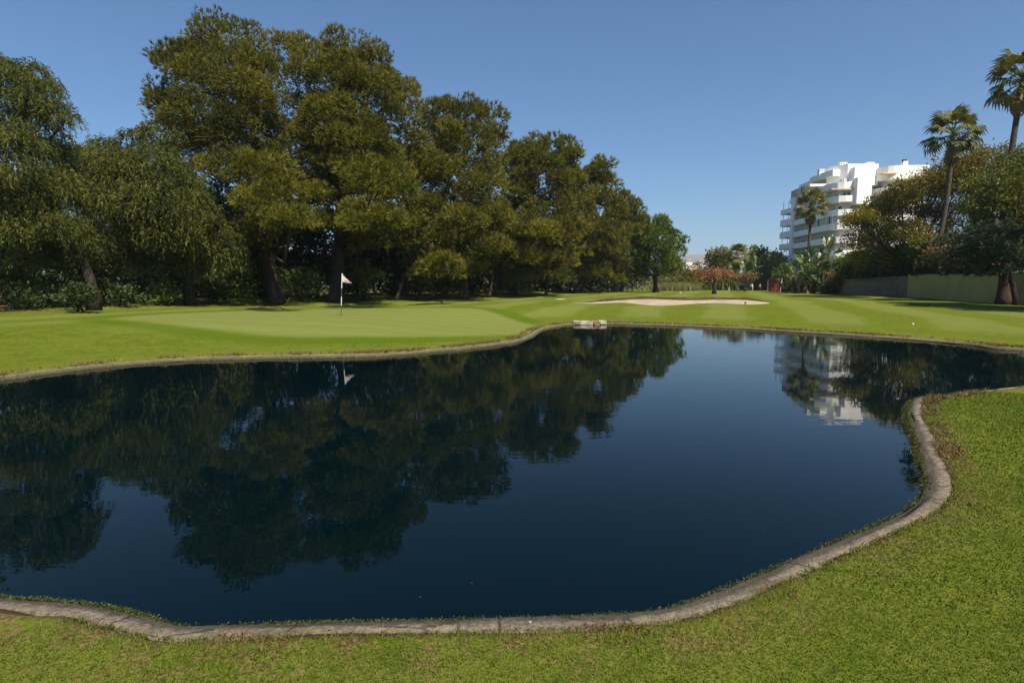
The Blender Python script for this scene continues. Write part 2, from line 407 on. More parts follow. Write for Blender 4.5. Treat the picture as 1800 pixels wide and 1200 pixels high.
c = km.mix(km.sstep(f2, 0.44, 0.60, 0, 0.75), c, (0.105, 0.085, 0.062))
c = km.mix(km.sstep(km.noise(11, 6, 0.75), 0.5, 0.62, 0, 0.6), c, (0.36, 0.295, 0.215))
inner = km.sstep(km.math('ADD', ac, km.math('MULTIPLY', f3, 0.16)), 0.26, 0.17)
c = km.mix(km.math('MULTIPLY', inner, 0.8), c, (0.085, 0.070, 0.054))
alg = km.sstep(km.math('ADD', ac, km.math('MULTIPLY', f3, 0.12)), 0.14, 0.07)
c = km.mix(alg, c, km.mix(km.sstep(f2, 0.4, 0.6), (0.035, 0.035, 0.015), (0.10, 0.11, 0.03)))
vor = km.n('ShaderNodeTexVoronoi'); vor.feature = 'DISTANCE_TO_EDGE'; vor.inputs['Scale'].default_value = 1.1; km.l(km.coord(), vor.inputs['Vector'])
jn = km.math('ABSOLUTE', km.math('SUBTRACT', km.math('FRACT', km.math('MULTIPLY', km.attr('along'), .42)), .5))
c = km.mix(km.sstep(jn, 0.006, 0.003, 0, .85), c, (0.04, 0.033, 0.024))
crk = km.sstep(km.math('ADD', vor.outputs['Distance'], km.math('MULTIPLY', f3, 0.05)), 0.036, 0.026)
c = km.mix(km.math('MULTIPLY', crk, 0.8), c, (0.05, 0.042, 0.03))
c = km.mix(km.sstep(km.noise(1.3, 6, 0.75), 0.52, 0.68, 0, 0.6), c, (0.13, 0.115, 0.06))
km.set(c, 0.9, 0.2); km.bump(km.math('ADD', f2, f3), 1.0, 0.03)
kerb = mesh_obj('pond_kerb', KV, KF, km.m, smooth=True, attrs={'across': np.repeat([p[0] / KW * .74 for p in prof], n), 'along': np.tile(sl, len(prof))})
tag(kerb, 'weathered concrete kerb edging the pond', kind='structure')

# ------------------------------------------------------------------ foliage builders
def sphere_pts(rng, n, zmin=-1.0):
    z = rng.uniform(zmin, 1, n); a = rng.uniform(0, 2 * math.pi, n); r = np.sqrt(1 - z * z)
    return np.stack([r * np.cos(a), r * np.sin(a), z], 1)

def needles(rng, P, D, k, ln, wd, spread):
    """k thin spikes at each point P round direction D"""
    n = len(P)
    c = np.repeat(P, k, 0); d = unit(np.repeat(D, k, 0) + spread * rng.standard_normal((n * k, 3)))
    L = (ln if np.isscalar(ln) else np.repeat(ln, k)) * rng.uniform(0.6, 1.15, n * k)
    W = (wd if np.isscalar(wd) else np.repeat(wd, k))
    s = unit(np.cross(d, rng.standard_normal((n * k, 3)))) * (np.ones(n * k) * W / 2)[:, None]
    V = np.empty((n * k, 3, 3)); V[:, 0] = c - s; V[:, 1] = c + s; V[:, 2] = c + d * L[:, None]
    return V.reshape(-1, 3), np.arange(n * k * 3).reshape(-1, 3)

def leaves(rng, P, D, k, ln, wd, spread, scatter):
    """k diamond leaves scattered round each point"""
    n = len(P)
    L = (np.ones(n) * ln)
    c = np.repeat(P, k, 0) + rng.standard_normal((n * k, 3)) * scatter * np.repeat(L, k)[:, None]
    d = unit(np.repeat(D, k, 0) + spread * rng.standard_normal((n * k, 3)))
    LL = np.repeat(L, k) * rng.uniform(0.6, 1.2, n * k)
    s = unit(np.cross(d, rng.standard_normal((n * k, 3)))) * (LL * wd / 2)[:, None]
    V = np.empty((n * k, 4, 3)); V[:, 0] = c; V[:, 1] = c + d * (LL * .5)[:, None] + s
    V[:, 2] = c + d * LL[:, None]; V[:, 3] = c + d * (LL * .5)[:, None] - s
    i = np.arange(n * k)[:, None] * 4
    return V.reshape(-1, 3), np.concatenate([i + np.array([[0, 1, 2]]), i + np.array([[0, 2, 3]])], 0)

def lobe_points(rng, lobes, per, nsub=16, sub=0.45, flat=0.75, zmin=-0.55, up=0.45, fill=0.12, low=-0.75):
    """points and outward directions over clumps on each lobe (centre, radii, weight)"""
    PP, DD, TT = [], [], []
    for C, Rr, w in lobes:
        C = np.array(C); Rr = np.array(Rr)
        u = sphere_pts(rng, nsub, zmin)
        sc = C + u * Rr * rng.uniform(0.50, 0.92, nsub)[:, None]
        sr = sub * Rr.mean() * rng.uniform(0.65, 1.25, nsub)
        tone = rng.normal(0, 0.17, nsub)
        m = max(4, int(per * w / nsub))
        for j in range(nsub):
            q = sphere_pts(rng, m, low)
            rad = np.where(rng.random(m) < fill, rng.uniform(0.1, 0.8, m), rng.uniform(0.75, 1.10, m))
            p = sc[j] + q * np.array([1, 1, flat]) * (sr[j] * rad)[:, None]
            PP.append(p); DD.append(unit(q * 0.8 + u[j] * 0.5 + np.array([0, 0, up])))
            TT.append(np.clip(0.42 + tone[j] + rng.normal(0, 0.15, m), 0, 0.92))
    return np.concatenate(PP), np.concatenate(DD), np.concatenate(TT)

def px_lobes(rng, specs, Y, depth, thick=1.0, grow=1.0):
    """lobes given by where the photograph shows them -> real spots at distance Y with their own depth"""
    out = []
    for s in specs:
        x, y, rx, ry = s[:4]; dy = s[4] if len(s) > 4 else rng.uniform(-1, 1) * depth
        k = (Y + dy) / 1000.0
        out.append((px(x, y, Y + dy), (rx * k * grow, max(rx, ry) * k * thick, ry * k * grow), rx * ry / 3000.0))
    return out

def limb(mb, rng, a, b, r0, r1, sag=0.0, n=5, sides=6):
    a = np.array(a); b = np.array(b); L = np.linalg.norm(b - a); pts = []
    for i in range(n + 1):
        t = i / n; p = a + (b - a) * t
        p = p + rng.normal(0, 0.02 * L, 3) * math.sin(math.pi * t); p[2] += sag * L * math.sin(math.pi * t); pts.append(p)
    mb.tube(pts, [r0 + (r1 - r0) * i / n for i in range(n + 1)], sides)
    return pts

def tree(name, label, cat, base, trunk_pts, r0, r1, lobes, mat, bmat, rng, per, kind='pine', size=0.4, group=None, limbs=True, nsub=14, dead=0.02, k=9, drop=0.45, flare=0.45, **kw):
    t = thing(name, label, cat, tuple(base), group)
    tp = catmull(trunk_pts, 0.8); n = len(tp)
    rad = [(r0 + (r1 - r0) * (i / (n - 1)) ** 0.8) * (1 + flare * math.exp(-i * 1.1)) for i in range(n)]
    MB().tube(tp, rad, 10, rng=rng, rough=0.03).build('trunk', bmat, t, True)
    if limbs:
        mb = MB()
        for C, Rr, w in lobes:
            C = np.array(C); zz = C[2] - np.linalg.norm(C[:2] - tp[-1][:2]) * drop - Rr[2] * 0.3
            i = int(np.argmin(np.abs(tp[:, 2] - zz))); i = max(i, int(n * 0.22))
            lp = limb(mb, rng, tp[i], C, max(rad[i] * 0.42, 0.03), 0.025, -0.06)
            for q in range(3):
                limb(mb, rng, lp[rng.integers(2, 5)], C + rng.uniform(-0.6, 0.6, 3) * np.array(Rr), rad[i] * 0.14 + 0.012, 0.012, 0, 3, 4)
        mb.build('limbs', bmat, t, True)
    P, D, T = lobe_points(rng, lobes, per, nsub=nsub, **kw)
    T[rng.random(len(T)) < dead] = 1.0
    if kind == 'pine':
        V, F = needles(rng, P, D, k, size * .90, size * 0.155, 0.46); T = np.repeat(T, k * 3)
    elif kind == 'leaf':
        V, F = leaves(rng, P, D, k, size, 0.5, 0.8, 0.7); T = np.repeat(T, k * 4)
    elif kind == 'weep':
        V, F, T = strands(rng, P, D, T, size, k)
    mesh_obj('crown', V, F, mat, t, attrs={'tint': T})
    return t

def strands(rng, P, D, T, size, k):
    """hanging twigs with small leaves along them"""
    n = len(P); ln = size * rng.uniform(2.0, 6.5, n)
    h = unit(D * np.array([1, 1, 0.15]) + rng.normal(0, .3, (n, 3)))
    VV = []
    for j in range(k):
        t = (j + rng.random(n)) / k
        c = P + h * (ln * 0.55 * np.sqrt(t))[:, None] + np.array([0, 0, 1]) * (ln * (.35 * t - 1.0 * t * t))[:, None]
        d = unit(np.array([0, 0, -0.8]) + h * 0.35 + rng.normal(0, 0.55, (n, 3)))
        s = unit(np.cross(d, rng.standard_normal((n, 3)))) * (size * 0.13)
        L = size * rng.uniform(0.6, 1.2, n)[:, None]
        v = np.empty((n, 3, 3)); v[:, 0] = c - s; v[:, 1] = c + s; v[:, 2] = c + d * L; VV.append(v)
    V = np.concatenate(VV).reshape(-1, 3)
    return V, np.arange(len(V)).reshape(-1, 3), np.tile(np.repeat(T, 3), k)

def shrub(name, label, base, lobes, mat, rng, per, size, k=6, cat='shrub', group=None, dead=0.01, kind='leaf', stems=5, bmat=None, **kw):
    t = thing(name, label, cat, tuple(base), group)
    mb = MB()
    for i in range(stems):
        C, Rr, w = lobes[i % len(lobes)]
        limb(mb, rng, np.array(base) + np.array([rng.normal(0, .12), rng.normal(0, .12), -0.05]), np.array(C) + rng.uniform(-.5, .5, 3) * np.array(Rr), 0.05, 0.012, 0, 4, 5)
    mb.build('stems', bmat or M['bark_dark'], t, True)
    P, D, T = lobe_points(rng, lobes, per, zmin=-0.8, **kw)
    T[rng.random(len(T)) < dead] = 1.0
    if kind == 'leaf': V, F = leaves(rng, P, D, k, size, 0.5, 0.8, 0.7); T = np.repeat(T, k * 4)
    elif kind == 'pine': V, F = needles(rng, P, D, k, size, size * .16, 0.5); T = np.repeat(T, k * 3)
    else: V, F, T = strands(rng, P, D, T, size, k)
    ok = V[:, 2]; g0 = base[2] + 0.02; V[:, 2] = np.where(ok < g0, g0 + 0.02 * np.abs(ok - g0), ok)
    mesh_obj('foliage', V, F, mat, t, attrs={'tint': T})
    return t

def on(x, Y, y=520):
    """a spot on the ground at distance Y under photograph column x"""
    p = px(x, y, Y); return np.array([p[0], Y, gz(p[0], Y)])

# ------------------------------------------------------------------ pines along the far side
rng = np.random.default_rng(11)
def pine(label, bx, Y, top, lobes_px, r0, depth, per=1650, mat='pine', lean=0.0, name='pine_tree', size=None, tx=None, **kw):
    b = on(bx, Y, 525); b[2] -= 0.05
    ys_ = [q[1] for q in lobes_px]; cut = min(ys_) + .52 * (max(ys_) - min(ys_))
    lobes_px = [tuple(q) if len(q) > 4 else (*q, 0) for q in lobes_px]
    lobes_px = lobes_px + [(x + rng.uniform(-14, 14), y + 4, rx * .95, ry * .8, dy - rng.uniform(5, 10)) for x, y, rx, ry, dy in lobes_px if y > cut and x > bx - 65 and name == 'pine_tree' and Y < 80 and rng.random() < .7]
    if Y > 70 and mat == 'pine': per = 2700
    L = px_lobes(rng, lobes_px, Y, depth, 1.25, 1.10 if Y > 70 else 1.06)
    tp = px(tx if tx else bx, top, Y)
    mid = b + (tp - b) * 0.45 + np.array([lean, 0, 0])
    return tree(name, label, 'tree', b, [b, b + (mid - b) * .45 + np.array([lean * .4, 0, 0]), mid, tp], r0, 0.08, L, M[mat], M['bark'], rng, per, 'pine', size or 0.0086 * Y, 'pines along the far side of the lawn', **{**dict(nsub=12, sub=.46, flat=.78, low=-.55, fill=.06, up=.45, k=8, drop=.18), **kw})

pine('tallest pine, broad clumped crown on a straight trunk, beside the weeping trees', 485, 47, 70,
     [(318,112,32,36,0),(300,185,24,36,0),(308,232,30,34,-1),(352,96,30,32,2),(405,84,54,46,0),(455,105,34,38),(345,150,58,50,-2),(415,150,60,52,-3),(470,160,40,55,2),(322,215,40,48,1),(375,225,62,52,-5),(440,225,52,48,0),
      (330,262,36,30,-2),(400,300,50,38,-4),(455,295,46,40,-1),(410,350,44,32,2),(470,355,50,34,-4),(520,385,46,26,-6),(440,405,40,26,3),(505,330,36,30,-2),(480,245,46,56,4),(470,310,50,50,4),(395,260,50,44,4)], 0.62, 4.5, tx=430, lean=-.3)
pine('second tall pine, rounded double crown behind the number flag', 590, 51, 95,
     [(508,105,38,36,2),(560,104,44,38,0),(612,100,40,36,0),(655,125,36,40,0),(590,140,56,50,-3),(530,160,46,50,-2),(640,180,50,50,-3),(690,165,34,40,1),(715,185,26,40,3),(575,215,54,46,-5),
      (545,270,44,40,-2),(625,255,52,44,-5),(685,235,46,46,0),(715,265,34,40,2),(600,315,48,34,-4),(660,320,52,34,-6),(560,345,40,28,0),(695,330,34,34,0),(640,385,52,28,-7),(585,400,38,26,-3),(700,390,34,28,0),(655,430,32,24,-2),(545,300,48,50,4),(640,280,56,56,4),(600,240,50,50,4),(690,320,44,50,4),(600,360,50,44,4)], 0.70, 4.5, tx=600, lean=.2)
pine('third pine with a domed crown, between the tall double crown and the shorter flat-topped one', 815, 60, 200,
     [(770,212,40,30,0),(815,205,44,30,0),(852,222,34,32,0),(872,245,18,24,2),(760,255,44,40,1),(810,260,50,40,-3),(860,280,30,34,0),(770,315,46,40,-4),(830,330,50,38,-4),(745,300,30,40,2),(868,330,30,36,2),
      (755,375,46,34,-5),(815,390,42,32,-3),(865,385,34,30,0),(745,430,42,30,-6),(800,445,36,28,-3),(770,470,36,26,-6),(740,492,24,20,-5),(852,430,34,28,0),(835,475,26,22,2),(800,320,54,54,4),(840,390,46,50,4),(780,400,46,50,4)], 0.5, 5)
pine('fourth pine, flat domed top, halfway along the row', 905, 74, 270,
     [(920,272,36,24,0),(962,268,44,24,0),(1000,285,28,26,0),(905,305,34,34,1),(950,315,44,36,-3),(1000,325,28,32,0),(912,355,40,34,-3),(962,365,44,34,-4),(1008,362,24,30,1),(900,405,34,32,-2),(950,412,40,32,-5),
      (995,405,30,30,0),(918,450,36,26,-4),(970,450,34,26,-4),(885,440,28,28,0),(930,482,26,20,0),(980,484,24,18,0)], 0.42, 6)
pine('narrow pine with a pointed tip rising behind the flat domed one', 1010, 88, 300,
     [(1055,300,22,20,0),(1040,325,26,22,0),(1066,325,18,22,0),(1022,360,24,26,0),(1052,362,32,28,-3),(1082,372,16,22,2),(1018,405,28,28,-2),(1055,405,32,26,-4),(1035,440,30,24,-4),(1072,440,24,24,0),(1015,462,24,20,0),(1048,475,26,16,0)], 0.36, 6, tx=1045)
pine('small pine with sloping stepped crown next to the rounded green one', 1082, 96, 355,
     [(1098,353,17,15,0),(1116,372,16,15,0),(1092,382,24,22,-2),(1120,395,18,18,0),(1100,412,28,22,-4),(1080,440,28,22,-4),(1105,436,18,20,2),(1085,462,22,18,0),(1066,468,22,20,0),(1078,488,20,12,0)], 0.34, 6, tx=1098)
pine('bright green umbrella pine with smooth rounded crown at the end of the row', 1152, 100, 430,
     [(1128,402,22,16,0),(1152,394,24,14,0),(1174,412,20,18,0),(1188,434,14,18,0),(1132,425,26,22,-4),(1160,430,28,22,-5),(1112,430,16,22,2),(1180,455,18,18,-2),(1150,456,28,18,-5),(1122,456,22,20,-2),(1165,478,20,13,-2),(1135,480,22,12,0),(1105,470,16,16,0),(1186,470,11,12,0)],
     0.42, 6, per=3300, mat='stone_pine', dead=0.0, size=0.75, flat=0.9, lean=0)

# slim leaning trunks under the pines
for bx, Y, tx_, ty_, lab in [(695,55,722,440,'slim pale trunk leaning under the pines beyond the flag'), (735,57,745,440,'dark young pine with drooping low branches beside the slim pale trunk'),
                              (860,66,868,440,'thin dark pine trunk between the third and fourth pines'), (960,80,965,450,'thin dark pine trunk under the flat domed pine'), (1055,93,1052,470,'crooked brown trunk beside the rounded green pine')]:
    b = on(bx, Y, 525); b[2] -= .05; tp = px(tx_, ty_, Y)
    tree('young_pine', lab, 'tree', b, [b, b + (tp - b) * .4 + np.array([.15, 0, 0]), tp], 0.2, 0.07,
         px_lobes(rng, [(tx_, ty_, 30 * 55 / Y, 26 * 55 / Y), (tx_ + 14, ty_ + 24 * 55 / Y, 24 * 55 / Y, 18 * 55 / Y)], Y, 1.0), M['pine'], M['bark'], rng, 450, 'pine', 0.0085 * Y, 'young trunks under the pines')

# ------------------------------------------------------------------ weeping pepper trees on the near left
def pepper(label, bx, Y, tops, lobes_px, r0, depth, per=380, mat='pepper', **kw):
    b = on(bx, Y, 535); b[2] -= 0.06
    L = px_lobes(rng, lobes_px, Y, depth)
    pts = [b] + [px(x, y, Y) for x, y in tops]
    return tree('pepper_tree', label, 'tree', b, pts, r0, 0.10, L, M[mat], M['bark_dark'], rng, per, 'weep', 0.0066 * Y, 'weeping trees at the lawn edge', k=11, dead=0.012, **{**dict(nsub=15, sub=.36, flat=.9), **kw})
pepper('weeping tree with airy arching top at the edge of the picture, thick reddish base', 165, 33, [(158,490),(120,400),(60,300),(40,200)],
       [(8,130,34,26,0),(45,140,40,26,0),(70,170,34,26,-1),(98,190,16,12,-1),(118,205,10,8,-1),(86,150,12,8,0),(55,118,16,9,0),(15,112,18,9,0),(20,185,44,34,0),(60,215,36,30,1),(10,245,50,44,-2),(70,270,44,40,0),(25,320,56,46,-3),(90,330,40,40,-1),(20,390,50,46,-2),(85,400,50,46,-2),(-60,200,60,60,0),(-70,330,70,70,0),(130,430,46,46,1),(40,455,50,36,0)], 0.30, 3.5, per=760)
pepper('weeping tree with yellowish feathery crown and dark bent trunk near the tall pine', 335, 40, [(325,470),(312,430),(270,350),(250,280)],
       [(150,285,32,22,0),(196,272,30,20,0),(246,254,34,18,0),(282,270,26,20,0),(300,238,12,8,0),(262,228,14,8,0),(232,236,12,8,0),(180,250,14,9,0),(140,262,12,9,0),(325,300,12,14,0),(345,320,14,12,0),(150,320,40,34,-1),(205,300,46,40,-3),(262,295,44,40,-3),(310,310,32,34,0),(330,345,34,34,-1),(225,350,46,38,-4),(285,355,44,38,-4),(180,365,44,40,-2),(350,395,36,40,-2),(300,410,40,34,-3),(240,405,40,34,-2),(385,440,30,44,0),(345,455,34,36,1),(195,425,36,32,0),(275,455,30,24,1)], 0.34, 3.5, per=820)
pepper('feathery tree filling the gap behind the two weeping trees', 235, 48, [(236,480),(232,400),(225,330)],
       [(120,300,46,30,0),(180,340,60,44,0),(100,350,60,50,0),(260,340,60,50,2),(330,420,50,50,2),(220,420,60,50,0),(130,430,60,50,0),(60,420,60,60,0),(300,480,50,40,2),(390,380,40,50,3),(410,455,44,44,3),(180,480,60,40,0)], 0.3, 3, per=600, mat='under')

# ------------------------------------------------------------------ dark understorey behind and between the trunks
ru = np.random.default_rng(23)
spots = [(35,31.5,'low shaded bush in front of the thick reddish base, at the picture edge','under',522,44,24), (140,31.6,'low shaded bush touching the thick reddish base','under',526,30,20), (215,36,'low shaded bush between the two weeping trunks','under',520,34,22), (290,39,'low shaded bush just before the bent trunk','shrub',518,28,18), (370,42.5,'low shaded bush past the bent trunk','under',514,28,18), (20,37,'dense dark bush at the picture edge under the weeping tree','under',500,60,50), (85,35,'sunlit green bush beside the thick reddish base','shrub',505,44,34), (240,44,'dark bush behind the bent trunk of the weeping tree','under',495,52,44),
         (300,46,'leafy dark bush left of the bent trunk','under',490,50,44),
         (395,45,'green bush between the bent trunk and the tallest pine','shrub',495,46,36), (440,52,'dark bush just behind the tallest pine trunk','under',470,54,56),
         (528,50,'low sunlit bush between the two tall pine trunks','shrub',498,46,30), (540,58,'tall dark bush behind the low sunlit one','under',440,60,70), (640,53,'leafy bush by the flag, beyond the green','olive',492,40,32),
         (625,62,'tall dark thicket behind the flag','under',440,66,76), (715,62,'dark bush behind the slim pale trunk','under',470,50,50), (760,64,'drooping grey-green bush under the third pine','shrub',490,34,34),
         (830,74,'dark bush behind the third pine trunk','under',470,52,48), (785,72,'tall dark thicket under the third pine','under',440,52,60), (900,86,'dark bush behind the fourth pine','under',478,42,40), (880,80,'speckled bush between third and fourth pine trunks','olive',500,26,16), (960,96,'dark thicket under the flat domed pine','under',470,46,46),
         (1020,104,'dark thicket under the narrow pointed pine','under',480,40,34), (1085,112,'dark thicket beside the umbrella pine','under',486,40,28), (700,70,'tall dark thicket left of the third pine','under',400,60,70), (560,64,'tall dark thicket between the two tall crowns','under',380,60,60), (440,60,'tall dark thicket behind the tallest pine','under',400,60,70), (380,56,'tall dark thicket behind the feathery trees','under',420,60,70), (900,92,'tall dark thicket behind the fourth pine','under',430,44,50), (990,104,'tall dark thicket behind the narrow pine','under',440,40,40)]
for i_, (x, Y, y, rx, ry) in enumerate([(-60,38,440,80,90),(30,44,430,60,90),(110,46,440,60,80),(190,52,440,60,80),(265,54,440,60,80),(335,58,440,60,80),(480,66,440,60,80),(660,76,440,50,76),(755,84,450,46,64),(850,98,456,44,56),(930,108,462,40,48),(1045,118,470,40,40),(1110,122,476,34,34)]):
    spots.append((x, Y, ['farthest-out dark thicket beyond the picture edge', 'dark thicket behind the thick reddish base', 'dark thicket between the reddish base and the bent trunk', 'deep dark thicket behind the leafy dark bush', 'deep dark thicket just left of the bent trunk', 'deep dark thicket just past the bent trunk', 'deep dark thicket seen between the two tall pine trunks', 'deep dark thicket seen just past the flag', 'deep dark thicket seen past the slim pale trunk', 'deep dark thicket seen past the third pine trunk', 'deep dark thicket seen past the fourth pine trunk', 'deep dark thicket seen left of the umbrella pine', 'deep dark thicket right behind the umbrella pine trunk'][i_], 'under', y, rx, ry))
spots += [(70,50,'dark screen of leaves behind the reddish base, low down','under',505,44,26), (180,58,'low dark screen of leaves between the weeping trunks','under',507,46,20), (430,72,'low dark screen of leaves left of the tallest pine','under',507,46,18), (520,76,'low dark screen of leaves between the tall pine trunks','under',507,50,16), (620,80,'low dark screen of leaves beyond the flag','under',507,50,16), (720,88,'low dark screen of leaves beyond the slim pale trunk','under',507,46,14), (810,96,'low dark screen of leaves beyond the third pine','under',507,46,13), (900,108,'low dark screen of leaves beyond the fourth pine','under',507,44,12)]
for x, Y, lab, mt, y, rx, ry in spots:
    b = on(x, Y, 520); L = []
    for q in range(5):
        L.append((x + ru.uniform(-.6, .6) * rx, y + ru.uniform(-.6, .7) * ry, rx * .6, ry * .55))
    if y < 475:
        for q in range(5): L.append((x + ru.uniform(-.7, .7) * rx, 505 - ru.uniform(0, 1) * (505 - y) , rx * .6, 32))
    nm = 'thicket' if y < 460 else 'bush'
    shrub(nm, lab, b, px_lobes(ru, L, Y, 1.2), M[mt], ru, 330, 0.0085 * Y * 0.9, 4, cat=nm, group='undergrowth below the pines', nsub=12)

# ------------------------------------------------------------------ walls beside the lawn
wl = N('rendered_wall'); 
wl.set(wl.mix(wl.sstep(wl.noise(0.5, 6, .7), .35, .7), (0.40, 0.34, 0.12), (0.48, 0.42, 0.165)), 0.85, 0.2)
wl.bump(wl.noise(18, 4, .6), .4, .01)
M['render_wall'] = wl.m
bw = N('block_wall'); br = bw.n('ShaderNodeTexBrick'); br.offset = .5
mp = bw.n('ShaderNodeMapping'); mp.inputs['Rotation'].default_value = (R(90), 0, 0); 
uvx = bw.n('ShaderNodeCombineXYZ'); spx = bw.n('ShaderNodeSeparateXYZ'); bw.l(bw.coord(), spx.inputs[0])
bw.l(spx.outputs[1], uvx.inputs[0]); bw.l(spx.outputs[2], uvx.inputs[1]); bw.l(uvx.outputs[0], br.inputs['Vector'])
br.inputs['Scale'].default_value = 1.0; br.inputs['Brick Width'].default_value = .5; br.inputs['Row Height'].default_value = .25; br.inputs['Mortar Size'].default_value = .02
br.inputs['Color1'].default_value = (.30, .24, .155, 1); br.inputs['Color2'].default_value = (.23, .185, .12, 1); br.inputs['Mortar'].default_value = (.14, .12, .09, 1)
bw.set(bw.mix(bw.sstep(bw.noise(1.2, 6, .7), .45, .7, 0, .6), br.outputs[0], (.13, .105, .075)), .9, .15); bw.bump(br.outputs[1], -.6, .03)
M['block_wall'] = bw.m

t = thing('garden_wall', 'smooth yellow-green garden wall in shade beside the big trunk', 'wall', (40.4, 52, gz(39, 52)))
ys = [61.2, 53.6, 46.2, 42.0, 36.0, 30.0]
for a, b in zip(ys[:-1], ys[1:]):
    x0, x1 = float(wall_x(a)), float(wall_x(b)); L = math.hypot(x1 - x0, b - a); rz = math.atan2(b - a, x1 - x0)
    zc = gz((x0 + x1) / 2 - 1.2, (a + b) / 2)
    MB().box(((x0 + x1) / 2, (a + b) / 2, zc + 1.1), (L - .03, .22, 2.5), rz).build('wall_panel', M['render_wall'], t)
    MB().box(((x0 + x1) / 2, (a + b) / 2, zc + 2.375), (L - .03, .27, .05), rz).build('coping', M['render_wall'], t)
t = thing('block_wall', 'weathered concrete block retaining wall below the clipped hedge', 'wall', (46, 75, gz(45, 75)))
ys = [89.0, 82.3, 75.4, 68.5, 61.3]
for a, b in zip(ys[:-1], ys[1:]):
    x0, x1 = float(wall_x(a)), float(wall_x(b)); L = math.hypot(x1 - x0, b - a); rz = math.atan2(b - a, x1 - x0)
    zc = gz((x0 + x1) / 2 - 1.2, (a + b) / 2)
    MB().box(((x0 + x1) / 2, (a + b) / 2, zc + .8), (L - .02, .3, 2.1), rz).build('wall_panel', M['block_wall'], t)
    # pierced course on top
    mb = MB()
    for q in range(int(L / .45)):
        f = (q + .5) / int(L / .45); mb.box((x0 + (x1 - x0) * f, a + (b - a) * f, zc + 1.99), (.30, .28, .24), rz)
    mb.box(((x0 + x1) / 2, (a + b) / 2, zc + 2.16), (L, .32, .08), rz)
    mb.build('pierced_course', M['block_wall'], t)

# ------------------------------------------------------------------ white apartment building
wht = N('white_render'); wht.set(wht.mix(wht.sstep(wht.noise(.35, 6, .7), .4, .75, 0, .5), (.90, .865, .81), (.82, .785, .73)), .8, .2); M['white'] = wht.m
M['cream'] = plain('cream_render', (.66, .60, .52), .85, .08, .6)
M['glass'] = plain('window_glass', (.03, .04, .05), .08, .3, 1.0, spec=.6)
M['glass_blue'] = plain('blue_glass', (.07, .13, .19), .08, .3, 1.0, spec=.6)
M['curtain'] = plain('curtain', (.52, .48, .43), .9, .15, 3.0)
M['alu'] = plain('white_frame', (.72, .72, .72), .5, .08, 2.0)
M['dark'] = plain('dark_opening', (.025, .025, .028), .8, .3, 2.0)
M['awning'] = plain('yellow_awning', (.62, .47, .22), .8, .1, 2.0)
M['awning_pink'] = plain('sand_awning', (.52, .40, .33), .8, .1, 2.0)

rb = np.random.default_rng(7)
def plan(spec, ymid, step=1.2): return catmull([px(x, ymid, Y)[:2] for x, Y in spec], step)
def inset(P, d):
    e = np.gradient(P, axis=0); e = unit(e); return P + np.stack([-e[:, 1], e[:, 0]], 1) * d
bb = thing('apartment_building', 'white curved apartment building with stacked balconies behind the trees', 'building', (66, 130, 2.6))
def strip(mb, A, B, z0, z1):
    """solid between two plan polylines"""
    mb.prism([tuple(p) for p in A] + [tuple(p) for p in B[::-1]], z0, z1)
def balcony(P, z, h, depth, name='balcony', mat='white'):
    mb = MB(); strip(mb, P, inset(P, .2), z, z + h); strip(mb, inset(P, .2), inset(P, depth), z, z + .22)
    return mb.build(name, M[mat], bb)
def win_mesh(w, h, nm, frame=.09):
    fr = MB()
    fr.box((0, 0, h - frame / 2), (w, .14, frame)); fr.box((0, 0, frame / 2), (w, .14, frame))
    for k in range(nm + 1): fr.box((-w / 2 + frame / 2 + (w - frame) * k / nm, 0, h / 2), (frame, .14, h - 2 * frame))
    pn = MB(); pn.box((0, .02, h / 2), (w - .05, .04, h - .05))
    return (raw_mesh('window', np.array(fr.v), fr.f, M['alu']), {k: raw_mesh('pane', np.array(pn.v), pn.f, M[k]) for k in ('glass', 'glass_blue', 'curtain', 'dark')})
WIN = {k: win_mesh(*k) for k in ((1.5, 1.9, 2), (2.6, 1.9, 3), (0.8, 1.6, 1), (1.1, 1.95, 1))}
def window(p, rz, key, pane):
    f = bpy.data.objects.new('window', WIN[key][0]); COL.objects.link(f); f.parent = bb
    f.location = (p[0] - bb.location[0], p[1] - bb.location[1], p[2] - bb.location[2]); f.rotation_euler[2] = rz
    q = bpy.data.objects.new('pane', WIN[key][1][pane]); COL.objects.link(q); q.parent = f
def windows_along(P, z, lo, hi, gap, pick):
    e = np.linalg.norm(np.diff(P, axis=0), axis=1); s = np.r_[0, np.cumsum(e)]; T = s[-1]; p = lo * T
    while p < hi * T:
        key = pick[rb.integers(len(pick))]; c = p + key[0] / 2
        if c > hi * T: break
        i = min(np.searchsorted(s, c) - 1, len(P) - 2); f = (c - s[i]) / e[i]; q = P[i] + (P[i + 1] - P[i]) * f
        d = P[i + 1] - P[i]; rz = math.atan2(d[1], d[0]); nin = np.array([-d[1], d[0]]) / np.linalg.norm(d)
        q = q - nin * .06
        window((q[0], q[1], z), rz, key, ['glass', 'glass', 'glass_blue', 'curtain', 'dark'][rb.integers(5)])
        p += key[0] + gap * rb.uniform(.5, 1.5)
zf = lambda x, y, Y: float(px(x, y, Y)[2])
